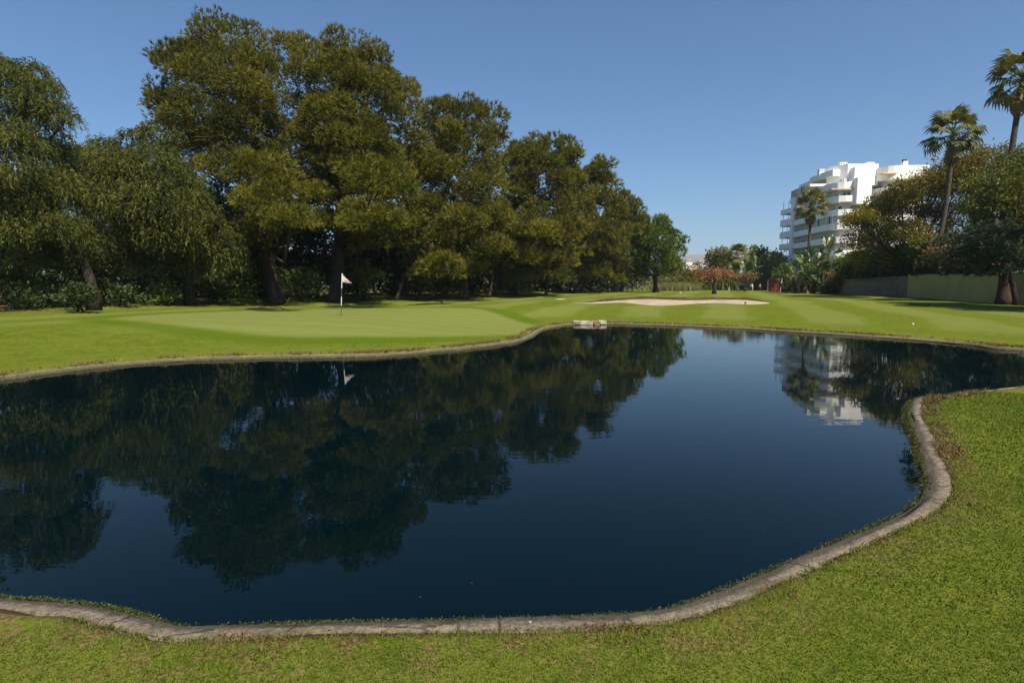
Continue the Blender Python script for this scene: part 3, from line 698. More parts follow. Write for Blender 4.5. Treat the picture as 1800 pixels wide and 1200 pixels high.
# --- main wing
MAIN = [(1395,143),(1420,134.5),(1444,127),(1461,123),(1484,121.3),(1516,121)]
PM = plan(MAIN, 400); z1 = zf(1480, 450.5, 121.3); dz = (zf(1480, 330, 121.3) - z1) / 5
core = inset(PM, 1.75)
endx = float(px(1516, 400, 121)[0])
zroof = z1 + 5 * dz
coreP = [tuple(p) for p in core] + [(endx + .2, 139), (core[0][0] + 8, 150)]
mb = MB(); mb.prism(coreP, 1.5, z1 + 5 * dz - .05); mb.build('wall', M['cream'], bb)
for k in range(-1, 5):
    balcony(PM, z1 + k * dz, 1.28, 1.8)
    windows_along(core, z1 + k * dz + .24, .03, .96, .9, [(1.5,1.9,2), (2.6,1.9,3), (1.1,1.95,1), (2.6,1.9,3)])
# glazed-in balcony with white posts on one storey
e = np.linspace(.46, .97, 15); Pg = inset(PM, .25)
gm = MB()
for a in e:
    i = int(a * (len(Pg) - 1)); gm.box((Pg[i][0], Pg[i][1], z1 + 2 * dz + 1.28 + (dz - 1.28) / 2), (.13, .13, dz - 1.30))
gm.build('glazing_posts', M['alu'], bb)
i0, i1 = int(.46 * (len(Pg) - 1)), int(.97 * (len(Pg) - 1))
gl = MB()
Pq = inset(PM, .34); strip(gl, Pq[i0:i1 + 1], inset(Pq, .04)[i0:i1 + 1], z1 + 2 * dz + 1.28, z1 + 3 * dz - .02); gl.build('glazing', M['curtain'], bb)
# stepped upper storeys
PU = plan([(1420,135.5),(1444,128),(1461,124),(1484,122),(1500,121.8)], 330)
balcony(PU, z1 + 5 * dz, 1.35, 2.6)
PUi = inset(PU, 3.0); zt = z1 + 6 * dz
mb = MB(); mb.prism([tuple(p) for p in PUi] + [(endx + 2.5, 124.8), (endx + 2.5, 142), (PUi[0][0] + 9, 142)], z1 + 5 * dz - .03, zt - .35); mb.build('penthouse_wall', M['cream'], bb)
windows_along(PUi, z1 + 5 * dz + .40, .02, .98, .25, [(2.6,1.9,3)])
PR = plan([(1424,136),(1446,129.5),(1464,126)], 305); strip_mb = MB(); strip(strip_mb, PR, inset(PR, 6), zf(1464, 309, 126), zf(1464, 298, 126)); strip_mb.build('roof_slab', M['white'], bb)
PR2 = plan([(1405,145),(1424,138)], 322); q_ = MB(); strip(q_, PR2, inset(PR2, 5), zf(1424, 328, 138), zf(1424, 317, 138)); q_.build('roof_slab', M['white'], bb)
tz1 = zf(1490, 288, 125)
mb = MB(); xa, xb = float(px(1460, 300, 127)[0]), float(px(1534, 300, 127)[0])
mb.prism([(xa, 128.5), (xa + 2.6, 125.0), (xb, 125.0), (xb, 133), (xa + 3, 133)], z1 + 5.4 * dz, tz1); mb.build('stair_tower', M['white'], bb)
mb = MB(); mb.box(((float(px(1500, 340, 122)[0]) + endx) / 2 + .4, 121.9, z1 + 4.6 * dz + .4), (3.0, 3.2, dz * 1.9)); mb.build('wall_block', M['white'], bb)
mb = MB(); mb.box((float(px(1508, 315, 123)[0]), 124.2, z1 + 5.9 * dz), (1.0, 1.6, dz * 1.5)); mb.build('pier', M['white'], bb)
# --- far wing on the shaded side
PW = plan([(1371,153),(1382,149.5),(1394,146)], 400)
for yb, yt in ((378.5,370),(399.5,388),(420,409),(440,430),(460,450.5),(481,471.5)):
    za, zb = zf(1371, yb, 153), zf(1371, yt, 153)
    mb = MB(); strip(mb, PW, inset(PW, .22), za, zb); strip(mb, inset(PW, .22), inset(PW, 2.6), za, za + .25)
    P0 = PW[0]; mb.box((P0[0] + 1.4, P0[1] - .1, (za + zb) / 2), (2.6, .2, zb - za - .01)); mb.build('balcony', M['white'], bb)
    if yb < 470:
        for f in (.1, .5, .9):
            p_ = PW[0] + (PW[-1] - PW[0]) * f; MB().box((p_[0] + .4, p_[1], zb + 1.0), (.09, .09, 2.1)).build('post', M['dark'], bb)
mb = MB(); ci = inset(PW, 2.6); mb.prism([tuple(p) for p in ci] + [(ci[-1][0] + 8, 146.5), (ci[0][0] + 8, 154)], 1.5, zf(1371, 371, 153)); mb.build('wall', M['cream'], bb)
windows_along(ci, zf(1371, 419, 153), .05, .95, .4, [(2.6,1.9,3)]); windows_along(ci, zf(1371, 398, 153), .05, .95, .4, [(2.6,1.9,3)]); windows_along(ci, zf(1371, 439, 153), .05, .95, .4, [(2.6,1.9,3)]); windows_along(ci, zf(1371, 459, 153), .05, .95, .4, [(2.6,1.9,3)])
PG = plan([(1389,150),(1401,145),(1413,140.5)], 350); balcony(PG, zf(1401, 354, 145), 1.35, 3.0)
windows_along(inset(PG, .25), zf(1401, 345, 145), .02, .98, .02, [(1.1,1.95,1)])
mb = MB(); mb.prism([tuple(p) for p in inset(PG, 1.0)] + [(PG[-1][0] + 9, 141), (PG[0][0] + 9, 151)], zf(1401, 354, 145), zf(1401, 332, 145)); mb.build('wall', M['white'], bb)
pt, pb_ = px(1397, 352, 144), px(1393, 440, 144)
MB().tube([(pt[0], 144.3, 2), (pt[0], 144.3, pt[2])], [.62, .62], 14).build('column', M['white'], bb, False)
# --- wing beyond the tree
PV = plan([(1519,128.5),(1538,125.2),(1560,122.8),(1580,122),(1606,121.8),(1632,121.8)], 320)
zr0, zr1 = zf(1590, 303, 122), zf(1590, 290.5, 122)
mb = MB(); strip(mb, PV, inset(PV, 8), zr0, zr1); mb.build('roof_slab', M['white'], bb)
PVi = inset(PV, 2.0)
mb = MB(); mb.prism([tuple(p) for p in PVi] + [(PVi[-1][0], 140), (PVi[0][0] + 3, 143)], 1.5, zr0 + .05); mb.build('wall', M['cream'], bb)
zv = zf(1567, 316, 123)
for k in range(-6, 1):
    balcony(PV, zv + k * dz, 1.3, 2.05); windows_along(PVi, zv + k * dz + .24, .04, .96, .8, [(1.5,1.9,2), (2.6,1.9,3), (1.1,1.95,1)])
# --- roof details
def chimney(x, y0, y1, Y, w, holes, d=.9):
    p0, p1 = px(x, y1, Y), px(x, y0, Y); h = p1[2] - p0[2]
    c_ = MB().box((p0[0], Y, p0[2] + h / 2 - .4), (w, d, h + .8)).build('chimney', M['white'], bb)
    for q in range(holes):
        MB().box((p0[0] - w / 2 + w * (q + .5) / holes, Y - d / 2 - .012, p1[2] - .32), (.2, .03, .28)).build('flue', M['dark'], c_)
chimney(1443.5, 298, 309, 131, 1.3, 3); chimney(1481, 286, 292, 128, 1.5, 3); chimney(1527.5, 286, 297, 126, 1.7, 4); chimney(1589.5, 284, 293, 127, .95, 0)
p_ = px(1587.5, 282, 127); 
for dx in (0, .55): MB().tube([(p_[0] + dx, 127, p_[2] - .6), (p_[0] + dx, 127, p_[2] + .15)], [.2, .24], 8).build('chimney_pot', M['dark'], bb)
p_ = px(1503, 296, 124.9); MB().box((p_[0], 124.97, p_[2]), (.5, .1, .45)).build('vent', M['dark'], bb)
p_ = px(1563, 305, 122.2); MB().box((p_[0], 122.6, p_[2]), (2.9, 1.2, .22)).build('awning', M['awning'], bb)
p_ = px(1478, 333, 122); MB().box((p_[0], 121.9, p_[2]), (4.6, 1.0, .3)).build('awning', M['awning_pink'], bb)

# ------------------------------------------------------------------ palms
def fan_mesh(rng, n=17, L=1.0, stalk=1.1, droop=.5, mat=None, tone=.5):
    V, F, T = [], [], []
    def tri(a, b, c, t):
        k = len(V); V.extend([a, b, c]); F.append((k, k+1, k+2)); T.extend([t] * 3)
    w = .03
    for s in (-1, 1):
        tri((0, -w, 0), (0, w, 0), (stalk, s * w * .6, .02), tone); tri((0, 0, -w), (0, 0, w), (stalk, 0, s * w * .5), tone)
    for i in range(n):
        a = (i / (n - 1) - .5) * 2 * R(112); l = L * (1 - .28 * abs(a) / R(112)) * rng.uniform(.88, 1.05); t = float(np.clip(tone + rng.normal(0, .16), 0, .92))
        d = np.array([math.cos(a), math.sin(a), .12 * math.cos(a * 3)]); s = np.array([-math.sin(a), math.cos(a), 0]) * (.062 * L)
        o = np.array([stalk, 0, 0.02]); m1 = o + d * l * .6 + np.array([0, 0, -.05 * l]); tip = o + d * l * .82 + np.array([0, 0, -droop * l * rng.uniform(.6, 1.2)])
        k = len(V); V.extend([o, m1 - s, m1 + s, tip]); F.append((k, k+1, k+2)); F.append((k+1, k+3, k+2)); T.extend([t] * 4)
    return raw_mesh('frond', np.array(V), [list(f) for f in F], mat, attrs={'tint': T})
rp = np.random.default_rng(31)
def palm(label, crown, base, r, L, n, skirt, name='fan_palm', bend=0.0, seed=0):
    rp = np.random.default_rng(100 + seed)
    crown = np.array(crown); base = np.array(base)
    t = thing(name, label, 'palm', tuple(base), 'fan palms behind the wall')
    mid = (crown + base) / 2 + np.array([bend, 0, 0])
    tp = catmull([base, mid, crown + np.array([0, 0, -.1])], 1.0); n_ = len(tp)
    MB().tube(tp, [r * (1.35 - .5 * min(1, i / (n_ * .35))) * (1 + .05 * (i % 2)) for i in range(n_)], 9).build('trunk', M['palm_bark'], t, True)
    live = [fan_mesh(rp, 19, 1.0, 1.05, .5, M['fan'], tone) for tone in (.35, .5, .68)]
    old = fan_mesh(rp, 13, .9, .9, .7, M['fan_dead'], .5)
    def put(mesh, yaw, pit, sc, dz, roll=0.):
        o = bpy.data.objects.new('frond', mesh); COL.objects.link(o); o.parent = t
        o.matrix_local = Matrix.Translation(Vector(crown - base) + Vector((0, 0, dz))) @ Matrix.Rotation(yaw, 4, 'Z') @ Matrix.Rotation(-pit, 4, 'Y') @ Matrix.Rotation(roll, 4, 'X') @ Matrix.Scale(sc, 4)
    for i in range(n):
        f = i / n; put(live[rp.integers(3)], i * 2.399 + rp.normal(0, .15), R(78 - 112 * f ** .9) + rp.normal(0, .10), L / 2.05 * rp.uniform(.85, 1.1), .25 - .5 * f, rp.normal(0, .3))
    for i in range(skirt):
        put(old, rp.uniform(0, 6.28), R(-62) - rp.uniform(0, .35), L / 2.05 * rp.uniform(.7, .95), -.35 - .8 * rp.random())
    return t
c_ = px(1676, 236, 58); b_ = px(1652, 430, 58); palm('tall fan palm rising above the golden tree, near the white roof', c_, (b_[0] - .6, 58, gz(b_[0], 58)), .24, 3.1, 30, 9, bend=.35, seed=1)
c_ = px(1797, 142, 50); palm('fan palm partly cut off by the picture edge, high above the wall', c_, (c_[0] - .9, 50, gz(c_[0], 50)), .25, 3.2, 34, 12, bend=-.1, seed=2)
c_ = px(1426, 362, 100); b_ = px(1420, 440, 100); palm('fan palm with thin straight trunk in front of the white balconies', c_, (b_[0] - .2, 100, gz(b_[0], 100)), .25, 3.5, 30, 18, bend=.1, seed=3)
c_ = px(1295, 452, 138); palm('short fan palm with yellow drooping skirt beyond the coral trees', c_, (c_[0] + .2, 138, gz(c_[0], 138)), .36, 3.9, 34, 30, seed=4)

# ------------------------------------------------------------------ giant paddle-leaved plants
def paddle_mesh(mat, tone, rng, droop, torn):
    V, F, T = [], [], []; n = 8; Ls, Lb = 1.1, 1.7
    for i in range(n + 1):
        t = i / n; w = .34 * math.sin(math.pi * min(1, t * .92 + .06)) ** .6
        x = Ls + Lb * t; z = .10 * t - droop * t * t; tt = float(np.clip(tone + rng.normal(0, .08), 0, .92))
        V += [(x, -w, z + .10), (x, 0, z), (x, w, z + .10)]; T += [tt] * 3
    for i in range(n):
        a = i * 3
        if not (torn and i in torn): F += [(a, a+1, a+4, a+3)]
        if not (torn and i + 2 in torn): F += [(a+1, a+2, a+5, a+4)]
    k = len(V)
    for s in ((0, -.035, 0), (0, .035, 0), (Ls, .02, 0), (Ls, -.02, 0), (0, 0, -.04), (0, 0, .04), (Ls, 0, .02), (Ls, 0, -.02)): V.append(s); T.append(tone)
    F += [(k, k+1, k+2, k+3), (k+4, k+5, k+6, k+7)]
    return raw_mesh('leaf', np.array(V), F, mat, attrs={'tint': T})
rs = np.random.default_rng(41)
PADL = [paddle_mesh(M['paddle'], q, rs, d, t_) for q, d, t_ in ((.3, .2, None), (.5, .5, (3,)), (.75, .35, (5,)), (.9, .7, None))]
PADD = [paddle_mesh(M['paddle_dead'], q, rs, .9, (4,)) for q in (.3, .6)]
def paddle_plant(label, base, stems, nl, sc, group):
    t = thing('bird_of_paradise', label, 'plant', tuple(base), group)
    for (dx, dy, h) in stems:
        MB().tube([np.array(base) + np.array([dx * .3, dy * .3, -.1]), np.array(base) + np.array([dx, dy, h])], [.16 * sc, .12 * sc], 7).build('stem', M['bark'], t, True)
        face = rs.uniform(0, math.pi)
        for i in range(nl):
            dead = i >= nl - 3
            me = PADD[rs.integers(2)] if dead else PADL[rs.integers(4)]
            o = bpy.data.objects.new('leaf', me); COL.objects.link(o); o.parent = t
            yaw = face + (0 if i % 2 else math.pi) + rs.normal(0, .55); pit = R(-60 + rs.uniform(-15, 25)) if dead else R(rs.uniform(15, 82))
            o.matrix_local = Matrix.Translation((dx, dy, h - (.3 if dead else 0) + rs.normal(0, .15))) @ Matrix.Rotation(yaw, 4, 'Z') @ Matrix.Rotation(-pit, 4, 'Y') @ Matrix.Rotation(rs.normal(0, .6), 4, 'X') @ Matrix.Scale(sc * rs.uniform(.75, 1.1), 4)
    return t
GP = 'paddle-leaved plants before the building'
paddle_plant('giant paddle-leaved plant below the thin palm trunk, brown dead leaves', on(1428, 92), [(0, 0, 4.6), (-1.2, .3, 3.2), (.8, -.5, 2.2), (-.4, -.8, 1.4)], 13, 1.25, GP)
paddle_plant('giant paddle-leaved plant with one tall tufted stem beside the balconies', on(1448, 90), [(.4, 0, 5.9), (-.6, .5, 3.4), (1.2, -.6, 1.8), (.2, -.9, 1.0)], 12, 1.15, GP)
paddle_plant('giant paddle-leaved plant nearest the red shed', on(1405, 96), [(0, 0, 3.9), (-1.0, .4, 2.3), (.9, -.4, 1.3)], 13, 1.25, GP)
paddle_plant('paddle-leaved clump behind the two golfers', on(1322, 143), [(0, 0, 4.6), (-1.6, .5, 3.2), (2.2, .2, 2.8), (3.8, 0, 3.6), (-3, .6, 2.2)], 12, 1.9, GP)

# ------------------------------------------------------------------ trees beside the wall
rr = np.random.default_rng(53)
def fan_tree(label, base, Y, fork, lobes_px, mat, depth, per=420, size=.5, k=6, r0=.34, bmat='bark_dark', name='shade_tree', world=None, **kw):
    """short trunk that splits into many ascending limbs"""
    L = px_lobes(rr, lobes_px, Y, depth, 1.0, 1.16) if world is None else world; base = np.array(base)
    t = thing(name, label, 'tree', tuple(base), None)
    f = np.array(fork)
    MB().tube(catmull([base + [0, 0, -.1], (base + f) / 2 + [.1, 0, 0], f], .4), np.linspace(r0 * 1.3, r0, len(catmull([base + [0, 0, -.1], (base + f) / 2, f], .4))), 10).build('trunk', M[bmat], t, True)
    mb = MB()
    for C, Rr, w in L:
        lp = limb(mb, rr, f + rr.normal(0, .06, 3) * [1, 1, .3], C, r0 * .34, .03, -.10, 6, 6)
        for q in range(3): limb(mb, rr, lp[rr.integers(2, 5)], np.array(C) + rr.uniform(-.8, .8, 3) * np.array(Rr), .06, .015, 0, 3, 4)
    mb.build('limbs', M[bmat], t, True)
    P, D, T = lobe_points(rr, L, per, **kw); T[rr.random(len(T)) < .02] = 1
    V, F = leaves(rr, P, D, k, size, .45, .7, .8)
    mesh_obj('crown', V, F, M[mat], t, attrs={'tint': np.repeat(T, k * 4)})
    return t
Y_ = 65; b_ = on(1592, Y_); f_ = px(1590, 462, Y_)
fan_tree('golden olive spreading tree with fanned limbs in front of the white building', b_, Y_, f_,
    [(1512,380,22,14),(1545,362,28,16),(1585,346,30,18),(1625,330,32,18),(1662,306,30,18),(1695,296,28,18),(1505,400,22,20),(1540,385,32,24),(1580,370,34,26),(1622,352,34,26),(1665,335,34,26),(1700,325,30,26),(1512,432,26,18),(1550,425,32,20),(1592,412,34,20),(1640,395,34,24),(1682,375,32,24),(1525,455,24,12),(1620,425,24,14),(1660,425,24,16)],
    'golden', 3.0, per=1700, size=.29, flat=.5, up=.7, sub=.58)
Y_ = 63; b_ = on(1735, Y_); f_ = px(1735, 440, Y_)
fan_tree('amber-topped tree behind the big green one by the wall', b_, Y_, f_, [(1690,282,28,16),(1725,280,28,18),(1760,275,28,16),(1705,305,30,22),(1745,305,32,24),(1790,285,26,18),(1770,320,30,26)], 'amber', 2.5, per=800, size=.34, flat=.5, sub=.5)
Y_ = 48; b_ = on(1840, Y_); f_ = px(1835, 420, Y_)
fan_tree('big dark green leafy tree overhanging the wall at the picture edge', b_, Y_, f_,
    [(1728,325,28,22),(1755,318,32,26),(1792,300,34,26),(1830,310,40,34),(1722,362,26,26),(1750,360,36,32),(1788,350,38,34),(1835,370,44,40),(1730,398,26,24),(1762,402,36,30),(1800,405,36,32),(1850,430,44,36),(1775,442,34,24),(1815,452,36,26),(1900,360,60,60),(1890,300,50,40)], 'green_tree', 2.6, per=950, size=.27, r0=.3)
# blue cedar-like tree with the thick trunk in front of the wall
Y_ = 43.3; b_ = on(1764, Y_, 528); top = px(1750, 385, Y_)
L = px_lobes(rr, [(1752,400,34,14,-1),(1715,412,34,12,-1.5),(1765,420,38,16,-2),(1680,428,32,11,-1),(1725,436,40,14,-2.5),(1782,442,34,14,-1),(1662,448,26,9,-1),(1700,455,38,12,-2),(1748,460,38,13,-2),(1675,470,30,9,0),(1720,476,32,9,-1),(1800,462,36,16,0),(1768,478,30,9,-1)], Y_, 1.5)
tree('cedar_tree', 'blue-green layered conifer with thick trunk standing before the yellow-green wall', 'tree', b_ + [0, 0, -.1], [b_ + [0, 0, -.1], px(1768, 480, Y_), px(1762, 430, Y_), top], .56, .12, L, M['cedar'], M['bark_red'], rr, 900, 'pine', .42, k=9, flat=.40, up=.2, sub=.5, drop=-.05, flare=.12)
b2 = on(1788, 42, 530)
t = thing('leaning_trunk', 'thin dark trunk leaning beside the thick one at the wall', 'tree', tuple(b2))
MB().tube([b2 + [0, 0, -.1], px(1780, 500, 42.4), px(1772, 478, 42.8), px(1765, 452, 43)], [.2, .17, .15, .1], 8).build('trunk', M['bark_dark'], t, True)
Lz = px_lobes(rr, [(1758, 446, 18, 12, 0)], 43, .5); P, D, T = lobe_points(rr, Lz, 500, flat=.5); V, F = needles(rr, P, D, 8, .38, .06, .5); mesh_obj('crown', V, F, M['cedar'], t, attrs={'tint': np.repeat(T, 24)})

fan_tree('leafy tree standing outside the picture, its shadow falling on the lawn before the wall', (35.6, 31.5, gz(35.6, 31.5)), 31.5, (35.7, 31.5, 5.5), [], 'green_tree', 1.0, per=520, size=.4,
         world=[((35, 31, 8.5), (2.6, 2.6, 1.8), 1), ((38.2, 32.5, 9), (2.6, 2.6, 1.8), 1), ((36, 34, 10.5), (2.6, 2.4, 1.8), 1), ((37.6, 30, 11.5), (2.8, 2.6, 2), 1), ((35.5, 31.5, 13), (2.4, 2.4, 1.8), 1), ((38, 33, 13.5), (2.4, 2.4, 1.6), 1)])
fan_tree('added unseen leafy tree, put in to shade the lawn before the weeping trees', (-25.6, 20.5, gz(-25.6, 20.5)), 20.5, (-25.4, 20.5, 5), [], 'green_tree', 1.0, per=520, size=.4,
         world=[((-24.3, 20, 8.5), (2.4, 2.4, 1.8), 1), ((-27, 21, 9), (2.6, 2.6, 1.8), 1), ((-24.5, 21.5, 11), (2.4, 2.4, 1.8), 1), ((-26.5, 19.5, 12), (2.6, 2.6, 2), 1), ((-28.5, 20.5, 11.5), (2.4, 2.4, 1.8), 1), ((-25.2, 20.5, 13.8), (2.2, 2.2, 1.6), 1)])  # out of view, added only to throw shade on this lawn
# clipped hedge above the block wall, bushes on the wall
t = thing('clipped_hedge', 'bright green clipped hedge along the top of the block wall', 'hedge', (47.5, 78, gz(49.5, 78)))
hy = np.linspace(90, 62, 15); Ls = []
for y_ in hy:
    Ls.append(((float(wall_x(y_)) + 1.6 + rr.normal(0, .1), y_, gz(float(wall_x(y_)) + 2, y_) + 1.75 + rr.normal(0, .08)), (1.3, 1.6, 1.95), 1))
P, D, T = lobe_points(rr, Ls, 620, zmin=-.7, sub=.34); V, F = leaves(rr, P, D, 5, .40, .55, .8, .7)
mesh_obj('foliage', V, F, M['hedge'], t, attrs={'tint': np.repeat(T, 20)})
mb = MB()
for y_ in hy: limb(mb, rr, (float(wall_x(y_)) + 1.6, y_, gz(float(wall_x(y_)) + 2, y_) - .1), (float(wall_x(y_)) + 1.6, y_, gz(float(wall_x(y_)) + 2, y_) + 2), .06, .03)
mb.build('stems', M['bark_dark'], t)
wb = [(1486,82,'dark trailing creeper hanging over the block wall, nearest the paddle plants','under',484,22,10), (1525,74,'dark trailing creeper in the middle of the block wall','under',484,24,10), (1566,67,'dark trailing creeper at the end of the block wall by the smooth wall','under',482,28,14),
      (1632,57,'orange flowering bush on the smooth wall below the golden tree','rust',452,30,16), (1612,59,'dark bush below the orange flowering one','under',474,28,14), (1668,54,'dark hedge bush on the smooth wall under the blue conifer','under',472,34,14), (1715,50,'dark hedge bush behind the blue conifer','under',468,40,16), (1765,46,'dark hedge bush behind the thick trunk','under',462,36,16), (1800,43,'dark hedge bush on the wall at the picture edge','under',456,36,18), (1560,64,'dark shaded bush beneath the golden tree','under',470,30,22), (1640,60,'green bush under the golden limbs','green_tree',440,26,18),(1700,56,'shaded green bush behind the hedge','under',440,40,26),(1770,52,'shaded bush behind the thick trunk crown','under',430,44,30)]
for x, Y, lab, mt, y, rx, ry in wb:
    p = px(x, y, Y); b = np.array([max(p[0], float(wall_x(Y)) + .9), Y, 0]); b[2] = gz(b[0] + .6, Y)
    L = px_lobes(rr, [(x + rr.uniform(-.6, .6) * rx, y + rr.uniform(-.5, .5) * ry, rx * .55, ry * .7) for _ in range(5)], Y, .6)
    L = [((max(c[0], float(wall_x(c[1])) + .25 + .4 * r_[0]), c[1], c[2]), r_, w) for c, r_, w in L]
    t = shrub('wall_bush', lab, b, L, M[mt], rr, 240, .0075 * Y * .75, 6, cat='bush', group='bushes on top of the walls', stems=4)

# ------------------------------------------------------------------ far side of the course: coral trees, shrubs, shed, people
rf = np.random.default_rng(67)
def bare_tree(label, bx, Y, by, crown_px, mat, r0, per, size):
    b = on(bx, Y); f = px(bx, by, Y); L = px_lobes(rf, crown_px, Y, 1.0)
    t = thing('coral_tree', label, 'tree', tuple(b), 'small trees with coloured leaves on the far lawn')
    MB().tube([b + [0, 0, -.1], (b + f) / 2 + [.08, 0, 0], f], [r0 * 1.5, r0, r0 * .9], 9).build('trunk', M['bark_dark'], t, True)
    mb = MB()
    for C, Rr, w in L:
        lp = limb(mb, rf, f, C, r0 * .5, .03, .06, 5, 6)
        for q in range(4): limb(mb, rf, lp[rf.integers(1, 5)], np.array(C) + rf.uniform(-1, 1, 3) * np.array(Rr), .05, .015, 0, 3, 4)
    mb.build('limbs', M['bark'], t, True)
    P, D, T = lobe_points(rf, L, per, flat=.6); V, F = leaves(rf, P, D, 4, size, .6, .8, .9); mesh_obj('crown', V, F, M[mat], t, attrs={'tint': np.repeat(T, 16)})
bare_tree('red-leaved coral tree on the far lawn behind the bunker', 1255, 86, 499, [(1242,487,9,7),(1256,479,11,7),(1272,482,9,7),(1232,482,7,6),(1283,485,8,6),(1258,490,12,6)], 'red', .26, 95, .28)
bare_tree('small rust-coloured coral tree near the red shed', 1309, 118, 505, [(1298,489,8,5),(1310,486,9,5),(1322,489,8,5),(1308,491,10,4)], 'rust', .26, 130, .36)

def pair(name, label, x, Y, mat, lobes_px, per, cat, r0=.2, size=None, kind='leaf', k=6):
    b = on(x, Y); L = px_lobes(rf, lobes_px, Y, 1.5); zt = max(c[2] for c, _, _ in L)
    return tree(name, label, cat, b + [0, 0, -.1], [b + [0, 0, -.1], b + [.2, 0, (zt - b[2]) * .5], [L[0][0][0], Y, zt]], r0, .06, L, M[mat], M['bark_dark'], rf, per, kind, size or .0062 * Y, k=k)
pair('far_tree', 'open-crowned olive tree left of the short fan palm', 1262, 150, 'olive', [(1260,448,12,7),(1272,452,11,8),(1253,459,9,8),(1266,466,14,9),(1256,476,11,8),(1275,478,12,9)], 420, 'tree')
pair('far_tree', 'rounded leafy tree right of the short fan palm', 1337, 152, 'shrub', [(1335,447,14,8),(1346,456,10,9),(1325,458,12,9),(1338,466,16,9),(1322,474,14,10),(1348,474,12,10)], 420, 'tree')
pair('far_tree', 'pale leafy tree before the lower balconies by the red shed', 1362, 140, 'reed', [(1362,456,9,7),(1370,466,10,8),(1358,470,10,9),(1376,478,8,8)], 380, 'tree')
pair('far_tree', 'bright yellow-green bushy tree right behind the red shed', 1380, 126, 'hedge', [(1376,480,9,9),(1386,486,10,10),(1372,492,10,9),(1392,495,8,9)], 380, 'tree')
pair('far_tree', 'golden bushy tree by the pale reeds at the end of the pines', 1210, 128, 'amber', [(1205,490,10,7),(1216,488,10,7),(1198,496,8,6),(1222,496,8,7),(1210,498,10,6)], 360, 'tree')
pair('far_tree', 'grey bare-looking tree behind the umbrella pine', 1198, 190, 'olive', [(1186,472,8,5),(1190,478,8,5),(1182,480,8,6)], 200, 'tree')
fs = [(1185,124,'dry olive bush beside the umbrella pine','olive',498,16,11), (1238,132,'green bush between golden tree and coral tree','shrub',500,14,8), (1272,130,'green bush behind the red coral tree','shrub',497,16,12), (1290,133,'tall green bush under the short fan palm','shrub',492,16,16),
      (1305,140,'dark bush behind the rust-coloured tree','under',500,14,12), (1345,142,'green bush left of the red shed','shrub',492,14,16), (1330,150,'tall leafy bush behind the golfers','shrub',484,18,16), (1382,104,'low dark bush in front of the red shed','under',504,8,7), (1400,101,'dark clipped bush at the foot of the paddle plants','under',502,16,9), (1420,99,'dark bush under the paddle leaves','under',500,16,11),
      (1455,88,'round bush at the end of the block wall','shrub',504,13,8), (1470,86,'brownish bush before the block wall end','rust',492,10,10), (1250,160,'tall hedge behind the coral tree','shrub',484,22,14), (1222,160,'scrubby bush below the hillside houses','olive',493,18,7), (1190,160,'scrubby bush at the end of the pine row','olive',486,18,12), (1290,168,'tall green hedge behind the fan palm','shrub',478,26,16), (1360,150,'leafy bush behind the shed roof','shrub',482,16,14),
      (1440,104,'tall green bush behind the paddle plants','shrub',472,26,20), (1163,132,'dry bush past the umbrella pine trunk','olive',498,15,10), (1206,136,'olive bush behind the golden bushy tree','olive',496,18,10)]
for x, Y, lab, mt, y, rx, ry in fs:
    b = on(x, Y); L = px_lobes(rf, [(x + rf.uniform(-.6, .6) * rx, y + rf.uniform(-.5, .6) * ry, rx * .55, ry * .6) for _ in range(5)], Y, 1.0)
    shrub('far_bush', lab, b, L, M[mt], rf, 200, .0062 * Y * .8, 6, cat='bush', group='bushes beyond the far lawn', nsub=10)
# pale reeds
b = on(1186, 116); t = thing('reed_clump', 'pale dry reeds in front of the golden tree', 'reeds', tuple(b))
P = np.stack([b[0] + rf.normal(0, 2.3, 900), b[1] + rf.normal(0, 1.2, 900), np.full(900, b[2] - .05)], 1)
V, F = needles(rf, P, np.tile([0, 0, 1.0], (900, 1)), 4, 1.75, .10, .16); mesh_obj('stalks', V, F, M['reed'], t, attrs={'tint': np.repeat(rf.uniform(0, .9, 900), 12)})

# red shed
M['red_paint'] = plain('red_boards', (.30, .045, .030), .75, .2, 2.0); M['shaded_red'] = plain('shaded_red_boards', (.17, .03, .022), .8, .2, 2.0)  # darker red has the shed side's shade put into its colour
M['felt'] = plain('roof_felt', (.06, .05, .045), .9, .2, 4.0); M['pale_post'] = plain('pale_post', (.62, .60, .56), .7, .1, 3.0)
sb = on(1361, 108); sb = np.array([sb[0], 108, sb[2]]); sh = thing('garden_shed', 'small red wooden shed with dark pitched roof beyond the second flag', 'shed', tuple(sb))
rz = R(-38); ca, sa = math.cos(rz), math.sin(rz)
def loc(u, v, z): return (sb[0] + u * ca - v * sa, sb[1] + u * sa + v * ca, sb[2] + z)
W_, D_, H_ = 2.0, 1.5, 2.05
for i in range(10):
    MB().box(loc(-W_ / 2 + (i + .5) * W_ / 10, -D_ / 2, H_ / 2 + .06), (W_ / 10 - .015, .05, H_ + .1), rz).build('board', M['red_paint'], sh)
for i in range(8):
    MB().box(loc(-W_ / 2, -D_ / 2 + (i + .5) * D_ / 8, H_ / 2 + .06), (.05, D_ / 8 - .015, H_ + .1), rz).build('board', M['shaded_red'], sh)
MB().box(loc(.03, .03, H_ / 2), (W_ - .08, D_ - .08, H_), rz).build('body', M['shaded_red'], sh)
rm = MB()
V = [loc(-W_/2-.15, -D_/2-.18, H_+.05), loc(W_/2+.15, -D_/2-.18, H_+.05), loc(W_/2+.15, D_/2+.18, H_+.05), loc(-W_/2-.15, D_/2+.18, H_+.05), loc(0, -D_/2-.18, H_+.5), loc(0, D_/2+.18, H_+.5)]
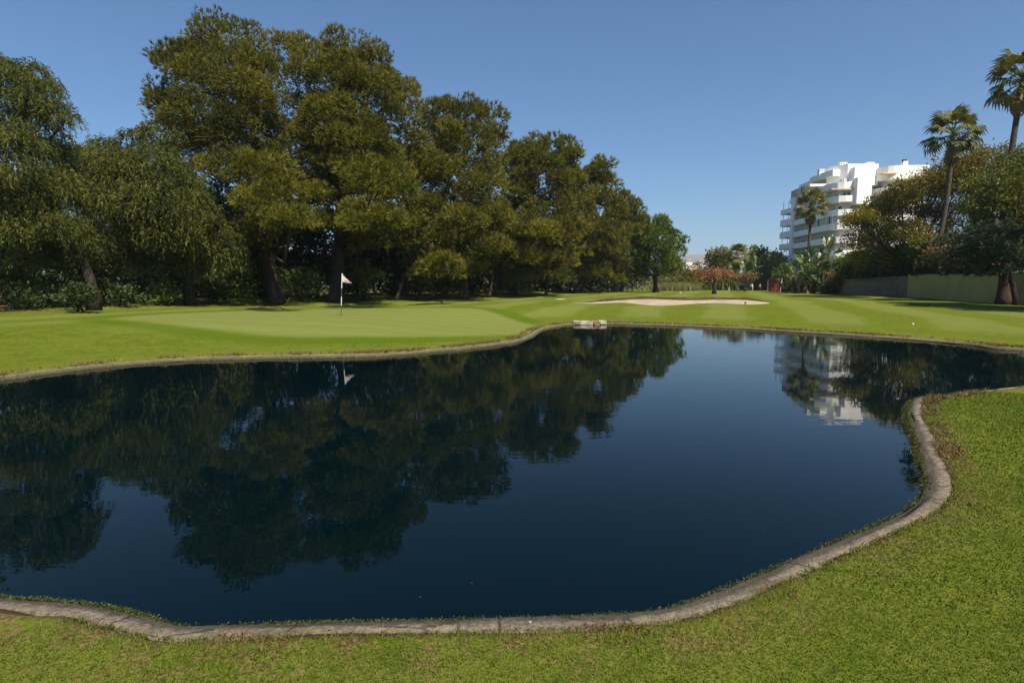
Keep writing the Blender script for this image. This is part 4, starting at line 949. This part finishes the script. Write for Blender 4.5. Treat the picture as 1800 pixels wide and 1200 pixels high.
rm.add(V, [(0, 4, 5, 3), (1, 2, 5, 4), (0, 1, 4), (2, 3, 5), (0, 3, 2, 1)]); rm.build('roof', M['felt'], sh)
g_ = MB(); g_.add([loc(-W_/2-.02, -D_/2-.2, H_+.06), loc(W_/2+.02, -D_/2-.2, H_+.06), loc(0, -D_/2-.2, H_+.44), loc(-W_/2-.02, -D_/2-.15, H_+.06), loc(W_/2+.02, -D_/2-.15, H_+.06), loc(0, -D_/2-.15, H_+.44)], [(0,1,2),(3,5,4),(0,3,4,1),(1,4,5,2),(2,5,3,0)]); g_.build('gable', M['red_paint'], sh)
MB().box(loc(-W_ / 2 - .03, -D_ / 2 - .03, H_ / 2 + .02), (.16, .16, H_ + .04), rz).build('corner_post', M['pale_post'], sh)
MB().box(loc(-W_ / 2 - .03, -D_ / 2 - .03, .06), (.45, .45, .16), rz).build('post_foot', M['pale_post'], sh)

# golfers
def person(label, base, height, pose, top, low, skin):
    base = np.array(base); h = height
    J = {'pel': (0, 0, .52), 'wai': (0, -.01, .62), 'che': (pose * .25, -.02, .76), 'nek': (pose * .42, -.03, .855), 'hd1': (pose * .48, -.04, .91), 'hd2': (pose * .52, -.04, .975)}
    E = [('pel','wai'),('wai','che'),('che','nek'),('nek','hd1'),('hd1','hd2')]; Rd = {'pel': .085, 'wai': .078, 'che': .095, 'nek': .036, 'hd1': .055, 'hd2': .045}
    for s, n_ in ((-1, 'l'), (1, 'r')):
        J.update({'sh' + n_: (pose * .38, s * .10 - .01, .81), 'el' + n_: (pose * .5 + .06, s * .13, .66), 'wr' + n_: (pose * .5 + .14, s * .05, .55), 'ha' + n_: (pose * .5 + .17, s * .03, .51),
                  'hp' + n_: (0, s * .055, .50), 'kn' + n_: (.03 * s, s * .065, .27), 'an' + n_: (.05 * s - .01, s * .07, .04), 'to' + n_: (.05 * s + .07, s * .075, .02)})
        E += [('che','sh'+n_),('sh'+n_,'el'+n_),('el'+n_,'wr'+n_),('wr'+n_,'ha'+n_),('pel','hp'+n_),('hp'+n_,'kn'+n_),('kn'+n_,'an'+n_),('an'+n_,'to'+n_)]
        Rd.update({'sh'+n_: .045, 'el'+n_: .030, 'wr'+n_: .022, 'ha'+n_: .024, 'hp'+n_: .060, 'kn'+n_: .042, 'an'+n_: .026, 'to'+n_: .022})
    keys = list(J); me = bpy.data.meshes.new('person')
    me.from_pydata([tuple(np.array(J[k]) * h) for k in keys], [(keys.index(a), keys.index(b)) for a, b in E], [])
    o = bpy.data.objects.new('person_tmp', me); COL.objects.link(o)
    sk = o.modifiers.new('s', 'SKIN'); 
    for i, k in enumerate(keys):
        r_ = Rd[k] * h; me.skin_vertices[0].data[i].radius = (r_, r_); me.skin_vertices[0].data[i].use_root = (k == 'pel')
    sub = o.modifiers.new('d', 'SUBSURF'); sub.levels = 1; sub.render_levels = 1
    dg = bpy.context.evaluated_depsgraph_get(); ev = o.evaluated_get(dg); m2 = bpy.data.meshes.new_from_object(ev)
    bpy.data.objects.remove(o); m2.name = 'person'
    for mt in (top, low, skin): m2.materials.append(mt)
    for p in m2.polygons:
        z = p.center.z / h; y = abs(p.center.y) / h
        p.material_index = 2 if z > .865 or (z < .60 and p.center.x / h > pose * .5 + .10 and z > .4) else (0 if z > .56 else 1); p.use_smooth = True
    q = bpy.data.objects.new('person', m2); COL.objects.link(q); q.location = base; q.rotation_euler[2] = R(200)
    return tag(q, label, 'person', 'golfers on the far lawn')
M['shirt'] = plain('white_shirt', (.78, .78, .78), .8, .05); M['trousers'] = plain('pale_shorts', (.60, .58, .55), .8, .08); M['skin'] = plain('skin', (.38, .22, .15), .6, .05)
M['pink'] = plain('pink_shirt', (.55, .33, .33), .8, .1); M['maroon'] = plain('maroon_skirt', (.13, .035, .05), .8, .1)
person('golfer in white shirt and pale shorts left of the shed', on(1322, 132), 1.72, .18, M['shirt'], M['trousers'], M['skin'])
person('golfer in pink shirt and dark maroon skirt near the shed', on(1335.5, 132.6), 1.66, .05, M['pink'], M['maroon'], M['skin'])

# ------------------------------------------------------------------ flags
M['pole_white'] = plain('pole_white', (.78, .78, .76), .5, .04); M['pole_green'] = plain('pole_green', (.045, .075, .025), .5, .1)
fl = N('flag_cloth'); fl.set((.80, .78, .76), .8, .2); trn = fl.n('ShaderNodeBsdfTranslucent'); trn.inputs[0].default_value = (.8, .76, .72, 1); ms = fl.n('ShaderNodeMixShader'); ms.inputs[0].default_value = .35
fl.l(fl.b.outputs[0], ms.inputs[1]); fl.l(trn.outputs[0], ms.inputs[2]); fl.l(ms.outputs[0], fl.out.inputs[0]); M['flag'] = fl.m
M['flag_red'] = plain('flag_print', (.42, .16, .13), .8, .1)
def flagstick(label, p, h, fw, fh, lean, bands, printed, turn=0.0, rad=.014):
    t = thing('flagstick', label, 'flag', tuple(p), 'flagsticks on the greens')
    P = lambda s: np.array(p) + np.array([lean * s, 0, h * s])
    for a, b, m in bands:
        MB().tube([P(a), P(b)], [rad, rad], 8).build('pole_section', M['pole_white' if m == 'w' else 'pole_green'], t)
    MB().tube([P(1), P(1) + [0, 0, .02]], [rad * 1.4, rad], 8).build('pole_cap', M['pole_white'], t)
    n, m = 14, 8; V, F = [], []
    top = P(.995); bot = P(.995) - [0, 0, fh]
    for th in (0, 1):
        for i in range(n + 1):
            s = i / n
            for j in range(m + 1):
                r_ = j / m; a = top + (bot - top) * r_
                tip = top + np.array([fw * math.cos(turn), fw * math.sin(turn), -fh * 1.12])
                q = a + (tip - a) * s * .985 + np.array([0, .03 * math.sin(s * 7 + r_ * 2) * s, -.012 * math.sin(s * math.pi)]) + np.array([.012, th * .003, 0]); V.append(q)
    w = m + 1; K = (n + 1) * w
    for i in range(n):
        for j in range(m): F.append((i*w+j, i*w+j+1, (i+1)*w+j+1, (i+1)*w+j)); F.append((K+i*w+j, K+(i+1)*w+j, K+(i+1)*w+j+1, K+i*w+j+1))
    for i in range(n): F.append((i*w, (i+1)*w, K+(i+1)*w, K+i*w)); F.append((i*w+m, K+i*w+m, K+(i+1)*w+m, (i+1)*w+m))
    c = mesh_obj('cloth', np.array(V), F, M['flag'], t, True)
    if printed:
        V = np.array(V)
        def at(s, r_):
            i = s * n; j = r_ * m; i0, j0 = min(int(i), n - 1), min(int(j), m - 1); a_, b_ = i - i0, j - j0
            g_ = lambda x, y: V[x * w + y]
            return (g_(i0, j0) * (1-a_) + g_(i0+1, j0) * a_) * (1-b_) + (g_(i0, j0+1) * (1-a_) + g_(i0+1, j0+1) * a_) * b_ + [0, -.004, 0]
        def stroke(name, pts, wd):
            mb = MB(); mb.tube([at(*q) for q in pts], [wd] * len(pts), 5); mb.build(name, M['flag_red'], c)
        stroke('border', [(.03, .05), (.3, .04), (.6, .04), (.8, .05)], .010)
        stroke('print_digit', [(.20, .55), (.205, .92)], .014)
        stroke('print_digit', [(.34, .52), (.33, .72), (.34, .92), (.43, .92), (.44, .72), (.43, .50), (.34, .52), (.33, .72), (.44, .72)], .012)
        stroke('print_letter', [(.60, .40), (.53, .45), (.53, .60), (.60, .66), (.60, .84), (.53, .90)], .010)
    return t
fp = px(599.5, 559, 27.9); fp = np.array([fp[0], 27.9, gz(fp[0], 27.9)])
ftop = px(601.3, 481.3, 27.9); H1 = ftop[2] - fp[2]
flagstick('white and green flagstick with a triangular printed flag on the near green', fp, H1, .47, .40, ftop[0] - fp[0], [(0, .25, 'g'), (.25, .46, 'w'), (.46, .66, 'g'), (.66, 1, 'w')], True, rad=.018)
fp2 = on(1370, 71); flagstick('small flagstick with a drooping white flag on the far green by the shed', fp2, 2.15, .16, .55, .25, [(0, .22, 'g'), (.22, .5, 'w'), (.5, .7, 'g'), (.7, 1, 'w')], False, turn=2.6, rad=.022)
hole = MB().tube([fp + [0, 0, -.05], fp + [0, 0, .006]], [.054, .054], 14).build('hole_cup', M['dark']); tag(hole, 'hole cup at the foot of the printed flag', 'hole')

# golf balls, stakes, marker
def ball(p, r, label, name='golf_ball', mat='shirt', cat='ball'):
    me = bpy.data.meshes.new(name); bm = bmesh.new(); bmesh.ops.create_icosphere(bm, subdivisions=2, radius=r); bm.to_mesh(me); bm.free(); me.materials.append(M[mat])
    for q in me.polygons: q.use_smooth = True
    o = bpy.data.objects.new(name, me); COL.objects.link(o); o.location = (p[0], p[1], p[2] + r * .9); return tag(o, label, cat)
p = pz(1605, 565, .5); ball((p[0], p[1], gz(p[0], p[1])), .045, 'white golf ball on the lawn beyond the pond')
p = on(1196, 99); mk = MB().box((p[0], p[1], p[2] + .08), (.26, .16, .2)).build('tee_marker', M['pale_post']); tag(mk, 'pale block marker at the shadow edge of the umbrella pine', 'marker')
p = on(1281, 122); mk = MB().tube([p, p + [0, 0, .75]], [.07, .05], 6).build('marker_stake', M['shirt']); tag(mk, 'white stake by the bushes behind the coral trees', 'stake')
p = on(987, 60); mk = MB().tube([p + [-.6, 0, 0], p + [-.1, 0, .0], p + [.5, .1, .0]], [.02, .05, .02], 6).build('sand_divot', M['pale_post']); tag(mk, 'pale bare patch of turf beside the bunker', 'turf patch')

# ------------------------------------------------------------------ bunker
near_e = [(1006,533.5),(1044,534),(1085,532.5),(1112,534),(1140,537),(1165,538),(1200,536),(1233,533.8),(1268,533.5),(1305,535.5),(1330,535.5),(1347,534.5)]
sm = N('bunker_sand'); sm.set(sm.mix(sm.sstep(sm.noise(.8, 6, .7), .35, .65), (.33, .265, .175), (.43, .355, .25)), .95, .1); sm.bump(sm.noise(3.5, 5, .65), .8, .10)
def groundhit(x, y):
    lo, hi = 20., 90.
    d = ray(x, y)
    ts = np.linspace(lo, hi, 700); X = d[0] / d[1] * ts; Z = CAM_H + d[2] / d[1] * ts
    T = terrain(X, ts, shore(X, ts)); k = np.argmax(Z < T); return np.array([X[k], ts[k]]) if (Z < T).any() else np.array([X[-1], hi])
NE = catmull([groundhit(x, y) for x, y in near_e], .5)
FE = catmull([NE[0], (8.1, 46.0), (11.1, 47.1), (14.1, 46.4), (17.0, 47.0), (19.4, 47.1), (20.5, 45.3), NE[-1]], .5)
poly = [tuple(p) for p in NE] + [tuple(p) for p in FE[::-1][1:-1]]
def grid_fill(A, B, k):
    n = 70; ra = lambda P: np.stack([np.interp(np.linspace(0, 1, n), np.linspace(0, 1, len(P)), P[:, i]) for i in (0, 1)], 1)
    a, b = ra(A), ra(B); return n, np.concatenate([a + (b - a) * (j / k) for j in range(k + 1)])
n, G = grid_fill(NE, FE, 12)
rj = np.repeat(np.arange(13) / 12., n); zz = terrain(G[:, 0], G[:, 1], shore(G[:, 0], G[:, 1]))
zz = zz + .02 + .0 * rj
SF = np.array([(j*n+i, j*n+i+1, (j+1)*n+i+1, (j+1)*n+i) for j in range(12) for i in range(n-1)])
so = mesh_obj('bunker_sand', np.stack([G[:, 0], G[:, 1], zz], 1), SF, sm.m, smooth=True); tag(so, 'pale sand bunker in the far lawn', kind='structure')
lm = N('bunker_lip'); lm.set(lm.mix(lm.sstep(lm.noise(4, 5, .7), .4, .6), (.045, .032, .017), (.075, .056, .026)), .9, .1)
lv, lf = [], []
fz_ = terrain(FE[:, 0], FE[:, 1], shore(FE[:, 0], FE[:, 1])); ln_ = len(FE)
tt = np.linspace(0, 1, ln_); hgt = .24 * np.clip(np.minimum(tt - .04, .97 - tt) * 8, 0, 1) * (1 + .12 * np.sin(tt * 40))
for off, hf in ((-.12, -.05), (-.05, .55), (.02, .95), (.25, 1.0), (1.3, .25), (1.9, -.15)):
    lv.append(np.stack([FE[:, 0], FE[:, 1] + off, terrain(FE[:, 0], FE[:, 1] + off, shore(FE[:, 0], FE[:, 1] + off)) + hgt * hf - .05 * (hgt < .02)], 1))
lv = np.concatenate(lv)
lf = np.array([(j*ln_+i, j*ln_+i+1, (j+1)*ln_+i+1, (j+1)*ln_+i) for j in range(5) for i in range(ln_-1)])
lo_ = mesh_obj('bunker_lip', lv, lf, None, smooth=False); lo_.data.materials.append(lm.m); lo_.data.materials.append(g.m)
for nm_, val in (('shore', 30.), ('green', 0.), ('collar', 0.), ('litter', 0.)):
    a_ = lo_.data.attributes.new(nm_, 'FLOAT', 'POINT'); a_.data.foreach_set('value', np.full(len(lv), val, dtype=np.float32))
for i, q in enumerate(lo_.data.polygons): q.material_index = 0 if i < 2 * (ln_ - 1) else 1
tag(lo_, 'raised turf lip along the back of the bunker', kind='structure')
p = groundhit(1310, 534.5); bx_ = ball((p[0], p[1], gz(*p) + .02), .08, 'dark stone in the bunker sand', 'stone', 'dark', 'stone')

# stone slabs at the pond inlet
M['stone'] = plain('pale_stone', (.42, .36, .29), .9, .3, 3.0, .03); M['stone_dark'] = plain('brown_stone', (.25, .17, .12), .9, .35, 4.0, .03)
rq = np.random.default_rng(71)
a = pz(1008, 571, 0); b = pz(1066, 570.5, 0); t = thing('stone_inlet', 'low stack of pale stone slabs at the far edge of the pond', 'stones', (float(a[0] + b[0]) / 2, float(a[1]) + .35, .1))
for row, (zc, hh_, yo) in enumerate(((.09, .12, .25), (.175, .06, .32))):
    xs = np.linspace(a[0], b[0], 6 - row)
    for i in range(len(xs) - 1):
        mb = MB(); mb.box(((xs[i] + xs[i+1]) / 2, a[1] + yo + rq.normal(0, .02), zc + rq.normal(0, .008)), (xs[i+1] - xs[i] - .03, .5, hh_), rq.normal(0, .04))
        mb.v = [tuple(np.array(v) + rq.normal(0, .012, 3)) for v in mb.v]; mb.build('slab', M['stone' if (i + row) % 3 else 'stone_dark'], t)

# ------------------------------------------------------------------ grass blades on the near bank
rg = np.random.default_rng(83)
def scatter_polar(n, r0, r1, a0, a1):
    r = np.sqrt(rg.uniform(r0 * r0, r1 * r1, n)); a = rg.uniform(R(a0), R(a1), n); return r * np.sin(a), r * np.cos(a), r
def blades(x, y, r, hgt, wid, lean):
    n = len(x); d = shore(x, y); ok = d > 0.195 + .045 * np.sin(x * 6.0 + 2 * np.sin(y * 3.1)) * np.sin(y * 5.0 + x); x, y, r, d = x[ok], y[ok], r[ok], d[ok]; n = len(x)
    z = terrain(x, y, d) - .004
    h = hgt[ok] * rg.uniform(.45, 1.25, n) * np.where(rg.random(n) < .05, 1.7, 1.0); w = wid[ok]
    a = rg.uniform(0, 2 * math.pi, n); l = np.abs(rg.normal(0, lean, n)) + .15
    D = np.stack([np.cos(a) * l + .12, np.sin(a) * l - .05, np.ones(n)], 1)
    b = np.stack([x, y, z], 1); s = np.stack([-np.sin(a + rg.normal(0, .6, n)), np.cos(a), np.zeros(n)], 1) * (w / 2)[:, None]
    mid = b + D * (h * .55)[:, None]; tip = b + D * h[:, None] + np.stack([np.cos(a) * l, np.sin(a) * l, -.4 * l], 1) * (h * .55)[:, None]
    V = np.empty((n, 5, 3)); V[:, 0] = b - s; V[:, 1] = b + s; V[:, 2] = mid + s * .8; V[:, 3] = mid - s * .8; V[:, 4] = tip
    i = np.arange(n)[:, None] * 5
    F = np.concatenate([i + [[0, 1, 2]], i + [[0, 2, 3]], i + [[3, 2, 4]]], 0)
    pat = np.sin(x * 2.1 + 1) * np.sin(y * 2.7) * .5 + np.sin(x * 5.3 - y * 4.1) * .35
    T = np.clip(.46 + .10 * pat + rg.normal(0, .20, n), 0, .92)
    pdry = .014 + .20 * np.exp(-((d - .26) / .13) ** 2) + .10 * np.exp(-(d - .26) / .5) + .02 * (pat > .55)
    T = np.where(rg.random(n) < pdry, 1.0, T)
    return V.reshape(-1, 3), F, np.repeat(T, 5)
parts = []
for n_, r0, r1, h, w, ln, a0 in ((112000, 1.7, 4.4, .025, .0042, .55, -52), (74000, 4.4, 8.0, .026, .0072, .5, 16), (70000, 8.0, 14.5, .028, .013, .5, 30)):
    x, y, r = scatter_polar(n_, r0, r1, a0, 60)
    parts.append(blades(x, y, r, np.full(n_, h), np.full(n_, w), ln))
Vs, Fs, Ts, o_ = [], [], [], 0
for V, F, T in parts: Vs.append(V); Fs.append(F + o_); Ts.append(T); o_ += len(V)
go = mesh_obj('grass', np.concatenate(Vs), np.concatenate(Fs), M['grass'], attrs={'tint': np.concatenate(Ts)}); tag(go, 'short mown grass blades on the near bank', kind='stuff')

# dry runners beside the kerb and algae along the water line, tinted dark to carry its shadow
def along(sel, n, off_lo, off_hi):
    i = rg.choice(np.where(sel)[0], n); t_ = rg.random(n)[:, None]; q = OUT[i] * (1 - t_) + OUT[(i + 1) % len(OUT)] * t_
    o = rg.uniform(off_lo, off_hi, n); return q + OUTN[i] * o[:, None], o
nearsel = (np.hypot(OUT[:, 0], OUT[:, 1]) < 15)
def clumpy(q, f): return np.sin(q[:, 0] * f) * np.sin(q[:, 1] * f * 1.3 + 1) + .6 * np.sin(q[:, 0] * f * 2.7 + q[:, 1] * f * 2.1)
q, o = along(nearsel, 13000, .21, .46); keep = (clumpy(q, 3.1) + rg.normal(0, .45, len(q)) + .5 * (q[:, 1] > 6.5) - 2 * (q[:, 0] < -2.5)) > .72; q = q[keep]
zq = np.maximum(terrain(q[:, 0], q[:, 1], shore(q[:, 0], q[:, 1])), .095) + .004
P = np.stack([q[:, 0], q[:, 1], zq], 1); dist = np.hypot(q[:, 0], q[:, 1])
V, F = needles(rg, P, np.tile([0., 0, .35], (len(P), 1)), 2, .045 + .004 * dist, .004 + .0009 * dist, .8)
lo2 = mesh_obj('dry_runners', V, F, M['litter'], attrs={'tint': np.repeat(np.clip(rg.normal(.45, .25, len(P)), 0, 1), 6)}); tag(lo2, 'brown dead grass runners along the kerb', kind='stuff')
nd = shore(np.array([0.]), np.array([1.]))
q, o = along(nearsel, 26000, -.03, .05); keep = (clumpy(q, 2.3) + rg.normal(0, .6, len(q))) > -.7; q, o = q[keep], o[keep]
P = np.stack([q[:, 0], q[:, 1], np.interp(o, [-.03, 0, .02, .055], [0.002, .010, .034, .050])], 1); dist = np.hypot(q[:, 0], q[:, 1])
V, F = leaves(rg, P, np.tile([0., 0, .5], (len(P), 1)), 2, .011 + .0014 * dist, .5, .8, .5)
V[:, 2] = np.maximum(V[:, 2], .002)
al = mesh_obj('algae_shadow_fringe', V, F, M['algae'], attrs={'tint': np.repeat(np.clip(rg.normal(.26, .28, len(P)), 0, 1), 8)}); tag(al, 'olive weed fringe along the water line, shadow put into its dark tint', kind='stuff')
# far bank: dry tufts along the kerb
farsel = (OUT[:, 1] > 12.2)
q, o = along(farsel, 9000, .25, .65); keep = (clumpy(q, 1.1) + rg.normal(0, .5, len(q))) > .1; q = q[keep]
P = np.stack([q[:, 0], q[:, 1], terrain(q[:, 0], q[:, 1], shore(q[:, 0], q[:, 1])) - .01], 1)
V, F = needles(rg, P, np.tile([0., -.2, 1.], (len(P), 1)), 3, .11, .028, .5)
ft = mesh_obj('bank_tufts', V, F, M['litter'], attrs={'tint': np.repeat(np.clip(rg.normal(.6, .25, len(P)), 0, 1), 9)}); tag(ft, 'dry turf fringe along the far kerb', kind='stuff')
# floating bits
n_ = 240; x = rg.uniform(-9, 9, n_); y = rg.uniform(3.6, 16, n_); sh_ = shore(x, y); ok = (sh_ < -.05) & (rg.random(n_) < np.where(sh_ > -.7, 1.0, .18))
P = np.stack([x[ok], y[ok], np.full(ok.sum(), .004)], 1); V, F = leaves(rg, P, rg.normal(0, 1, P.shape) * [1, 1, 0], 1, .020, .5, .1, 0)
V[:, 2] = .004; fb = mesh_obj('floating_leaves', V, F, M['litter'], attrs={'tint': np.repeat(rg.uniform(.2, .9, len(P)), 4)}); tag(fb, 'tiny pale leaves floating on the pond', kind='stuff')
n_ = 130; x, y, r = scatter_polar(n_, 1.9, 11, -48, 58); ok = shore(x, y) > .22; x, y = x[ok], y[ok]
P = np.stack([x, y, terrain(x, y, shore(x, y)) + .026], 1); V, F = leaves(rg, P, rg.normal(0, 1, P.shape) * [1, 1, .25], 1, .032, .5, .2, 0)
fl_ = mesh_obj('fallen_leaves', V, F, M['litter'], attrs={'tint': np.repeat(rg.uniform(.1, .9, len(P)), 4)}); tag(fl_, 'scattered dry leaves lying on the near grass', kind='stuff')
# white scraps on the near kerb
for i, (x, y, r_) in enumerate(((873, 1101, .008), (886, 1102, .012), (845, 1102, .006), (932, 1093, .010))):
    p = pz(x, y, .065); lab = ['small white pebble on the near kerb', 'largest white pebble on the near kerb', 'tiny white pebble set apart on the near kerb', 'brownish pebble at the water line of the near kerb'][i]
    o_ = ball((p[0], p[1], .058), r_, lab, 'pebble', 'stone' if i == 3 else 'pale_post', 'pebble'); o_.scale = (1.2, .8, .6)

# ------------------------------------------------------------------ far hillside: houses, hills
M['house'] = plain('house_white', (.72, .68, .62), .8, .08, .3); M['house_pink'] = plain('house_pink', (.60, .44, .36), .8, .1, .3); M['tile'] = plain('roof_tiles', (.36, .17, .10), .8, .2, .8)
rh = np.random.default_rng(97)
hs = [(1210,'white','pale hillside house with pink roof, highest and nearest the umbrella pine',650,466,11,9), (1232,'white','pale hillside house with long pink roof near the olive tree',640,467,15,7), (1218,'pink','pink hillside house below the two high ones',600,473,16,6), (1236,'pink','low terracotta hillside house below the long roof',590,474,14,5), (1206,'white','low white hillside terrace house nearest the pines',560,480,9,5), (1216,'white','low white hillside terrace house in the middle of the row',555,479,9,5), (1227,'white','low white hillside terrace house at the end of the row',556,480,8,5), (1187,'white','small white house showing past the pine crown',560,480,5,4), (1196,'pink','small pink house between white house and terrace',610,472,8,5)]
for x, col, lab, Y, yb, w, h in hs:
    p = px(x, yb, Y); W, H = w * Y / 1000, h * Y / 1000; gzz = gz(p[0], Y); t = thing('hillside_house', lab, 'house', (p[0], Y, gzz), 'houses on the far hillside')
    z0 = gzz - .5; zt = p[2] + H * .8
    MB().box((p[0], Y, (z0 + zt) / 2), (W, 8, zt - z0)).build('wall', M['house_pink' if col == 'pink' else 'house'], t)
    rm = MB(); e = .5
    rm.add([(p[0]-W/2-e, Y-4-e, zt), (p[0]+W/2+e, Y-4-e, zt), (p[0]+W/2+e, Y+4+e, zt), (p[0]-W/2-e, Y+4+e, zt), (p[0]-W/2*.5, Y, zt+H*.4), (p[0]+W/2*.5, Y, zt+H*.4)], [(0,1,5,4),(1,2,5),(2,3,4,5),(3,0,4),(0,3,2,1)]); rm.build('roof', M['tile'], t)
    for q in range(max(1, int(W / 2.6))):
        MB().box((p[0] - W/2 + (q + .5) * W / max(1, int(W / 2.6)), Y - 4.03, zt - 1.4), (.9, .1, 1.2)).build('window', M['glass'], t)
# hillside scrub as single bushy trees
for i, (x, Y, y, rx, ry, lab) in enumerate([(1201,540,483,8,4,'rounded tree below the terrace houses, nearest the pines'), (1222,535,484,9,4,'rounded tree below the middle terrace house'), (1240,545,483,9,5,'rounded tree below the last terrace house'), (1224,625,470,4,4,'dark tree between the two high hillside houses'), (1243,600,478,6,5,'dark tree beside the terracotta house')]):
    p = px(x, y, Y); b = np.array([p[0], Y, gz(p[0], Y)])
    shrub('hillside_tree', lab, b, px_lobes(rh, [(x + rh.uniform(-.6, .6) * rx, y + rh.uniform(-.4, .4) * ry, rx * .6, ry * .7) for _ in range(4)], Y, 2), M['under'], rh, 120, 2.0, 5, cat='tree', group='trees on the far hillside')
mx = np.linspace(-4200, 5400, 300); my = np.linspace(4600, 7200, 24); MX, MY = np.meshgrid(mx, my)
ridge = 205 + 130 * np.exp(-((MX - 2080) / 330.) ** 2) + 60 * np.exp(-((MX - 3300) / 700.) ** 2) + 22 * np.sin(MX / 210.) + 14 * np.sin(MX / 93. + 1) + 8 * np.sin(MX / 41.)
MZ = ridge * np.exp(-((MY - 6000) / 620.) ** 2) * (1 + .05 * np.sin(MX / 130. + MY / 170.)) - 6
I_ = (np.arange(23)[:, None] * 300 + np.arange(299)[None]).ravel()
hm = N('hill_scrub'); hm.set(hm.mix(hm.sstep(hm.noise(.004, 6, .7), .4, .6), (.06, .07, .035), (.15, .13, .08)), .95, .1)
ho = mesh_obj('hills', np.stack([MX.ravel(), MY.ravel(), MZ.ravel()], 1), np.stack([I_, I_ + 1, I_ + 301, I_ + 300], 1), hm.m, smooth=True); tag(ho, 'hazy blue hills on the horizon', kind='structure')

# ------------------------------------------------------------------ air
hz = bpy.data.materials.new('haze'); hz.use_nodes = True; hz.node_tree.nodes.clear()
ho_ = hz.node_tree.nodes.new('ShaderNodeOutputMaterial'); pv = hz.node_tree.nodes.new('ShaderNodeVolumePrincipled')
pv.inputs['Color'].default_value = (.86, .92, 1.0, 1); pv.inputs['Density'].default_value = 0.00016; pv.inputs['Anisotropy'].default_value = 0.1
hz.node_tree.links.new(pv.outputs[0], ho_.inputs['Volume'])
hb_ = MB().box((600, 3650, 187), (10000, 7950, 376)).build('haze', hz); tag(hb_, 'thin pale air that fades the far hills', kind='stuff')
hz.cycles.homogeneous_volume = True if hasattr(hz, 'cycles') and hasattr(hz.cycles, 'homogeneous_volume') else True
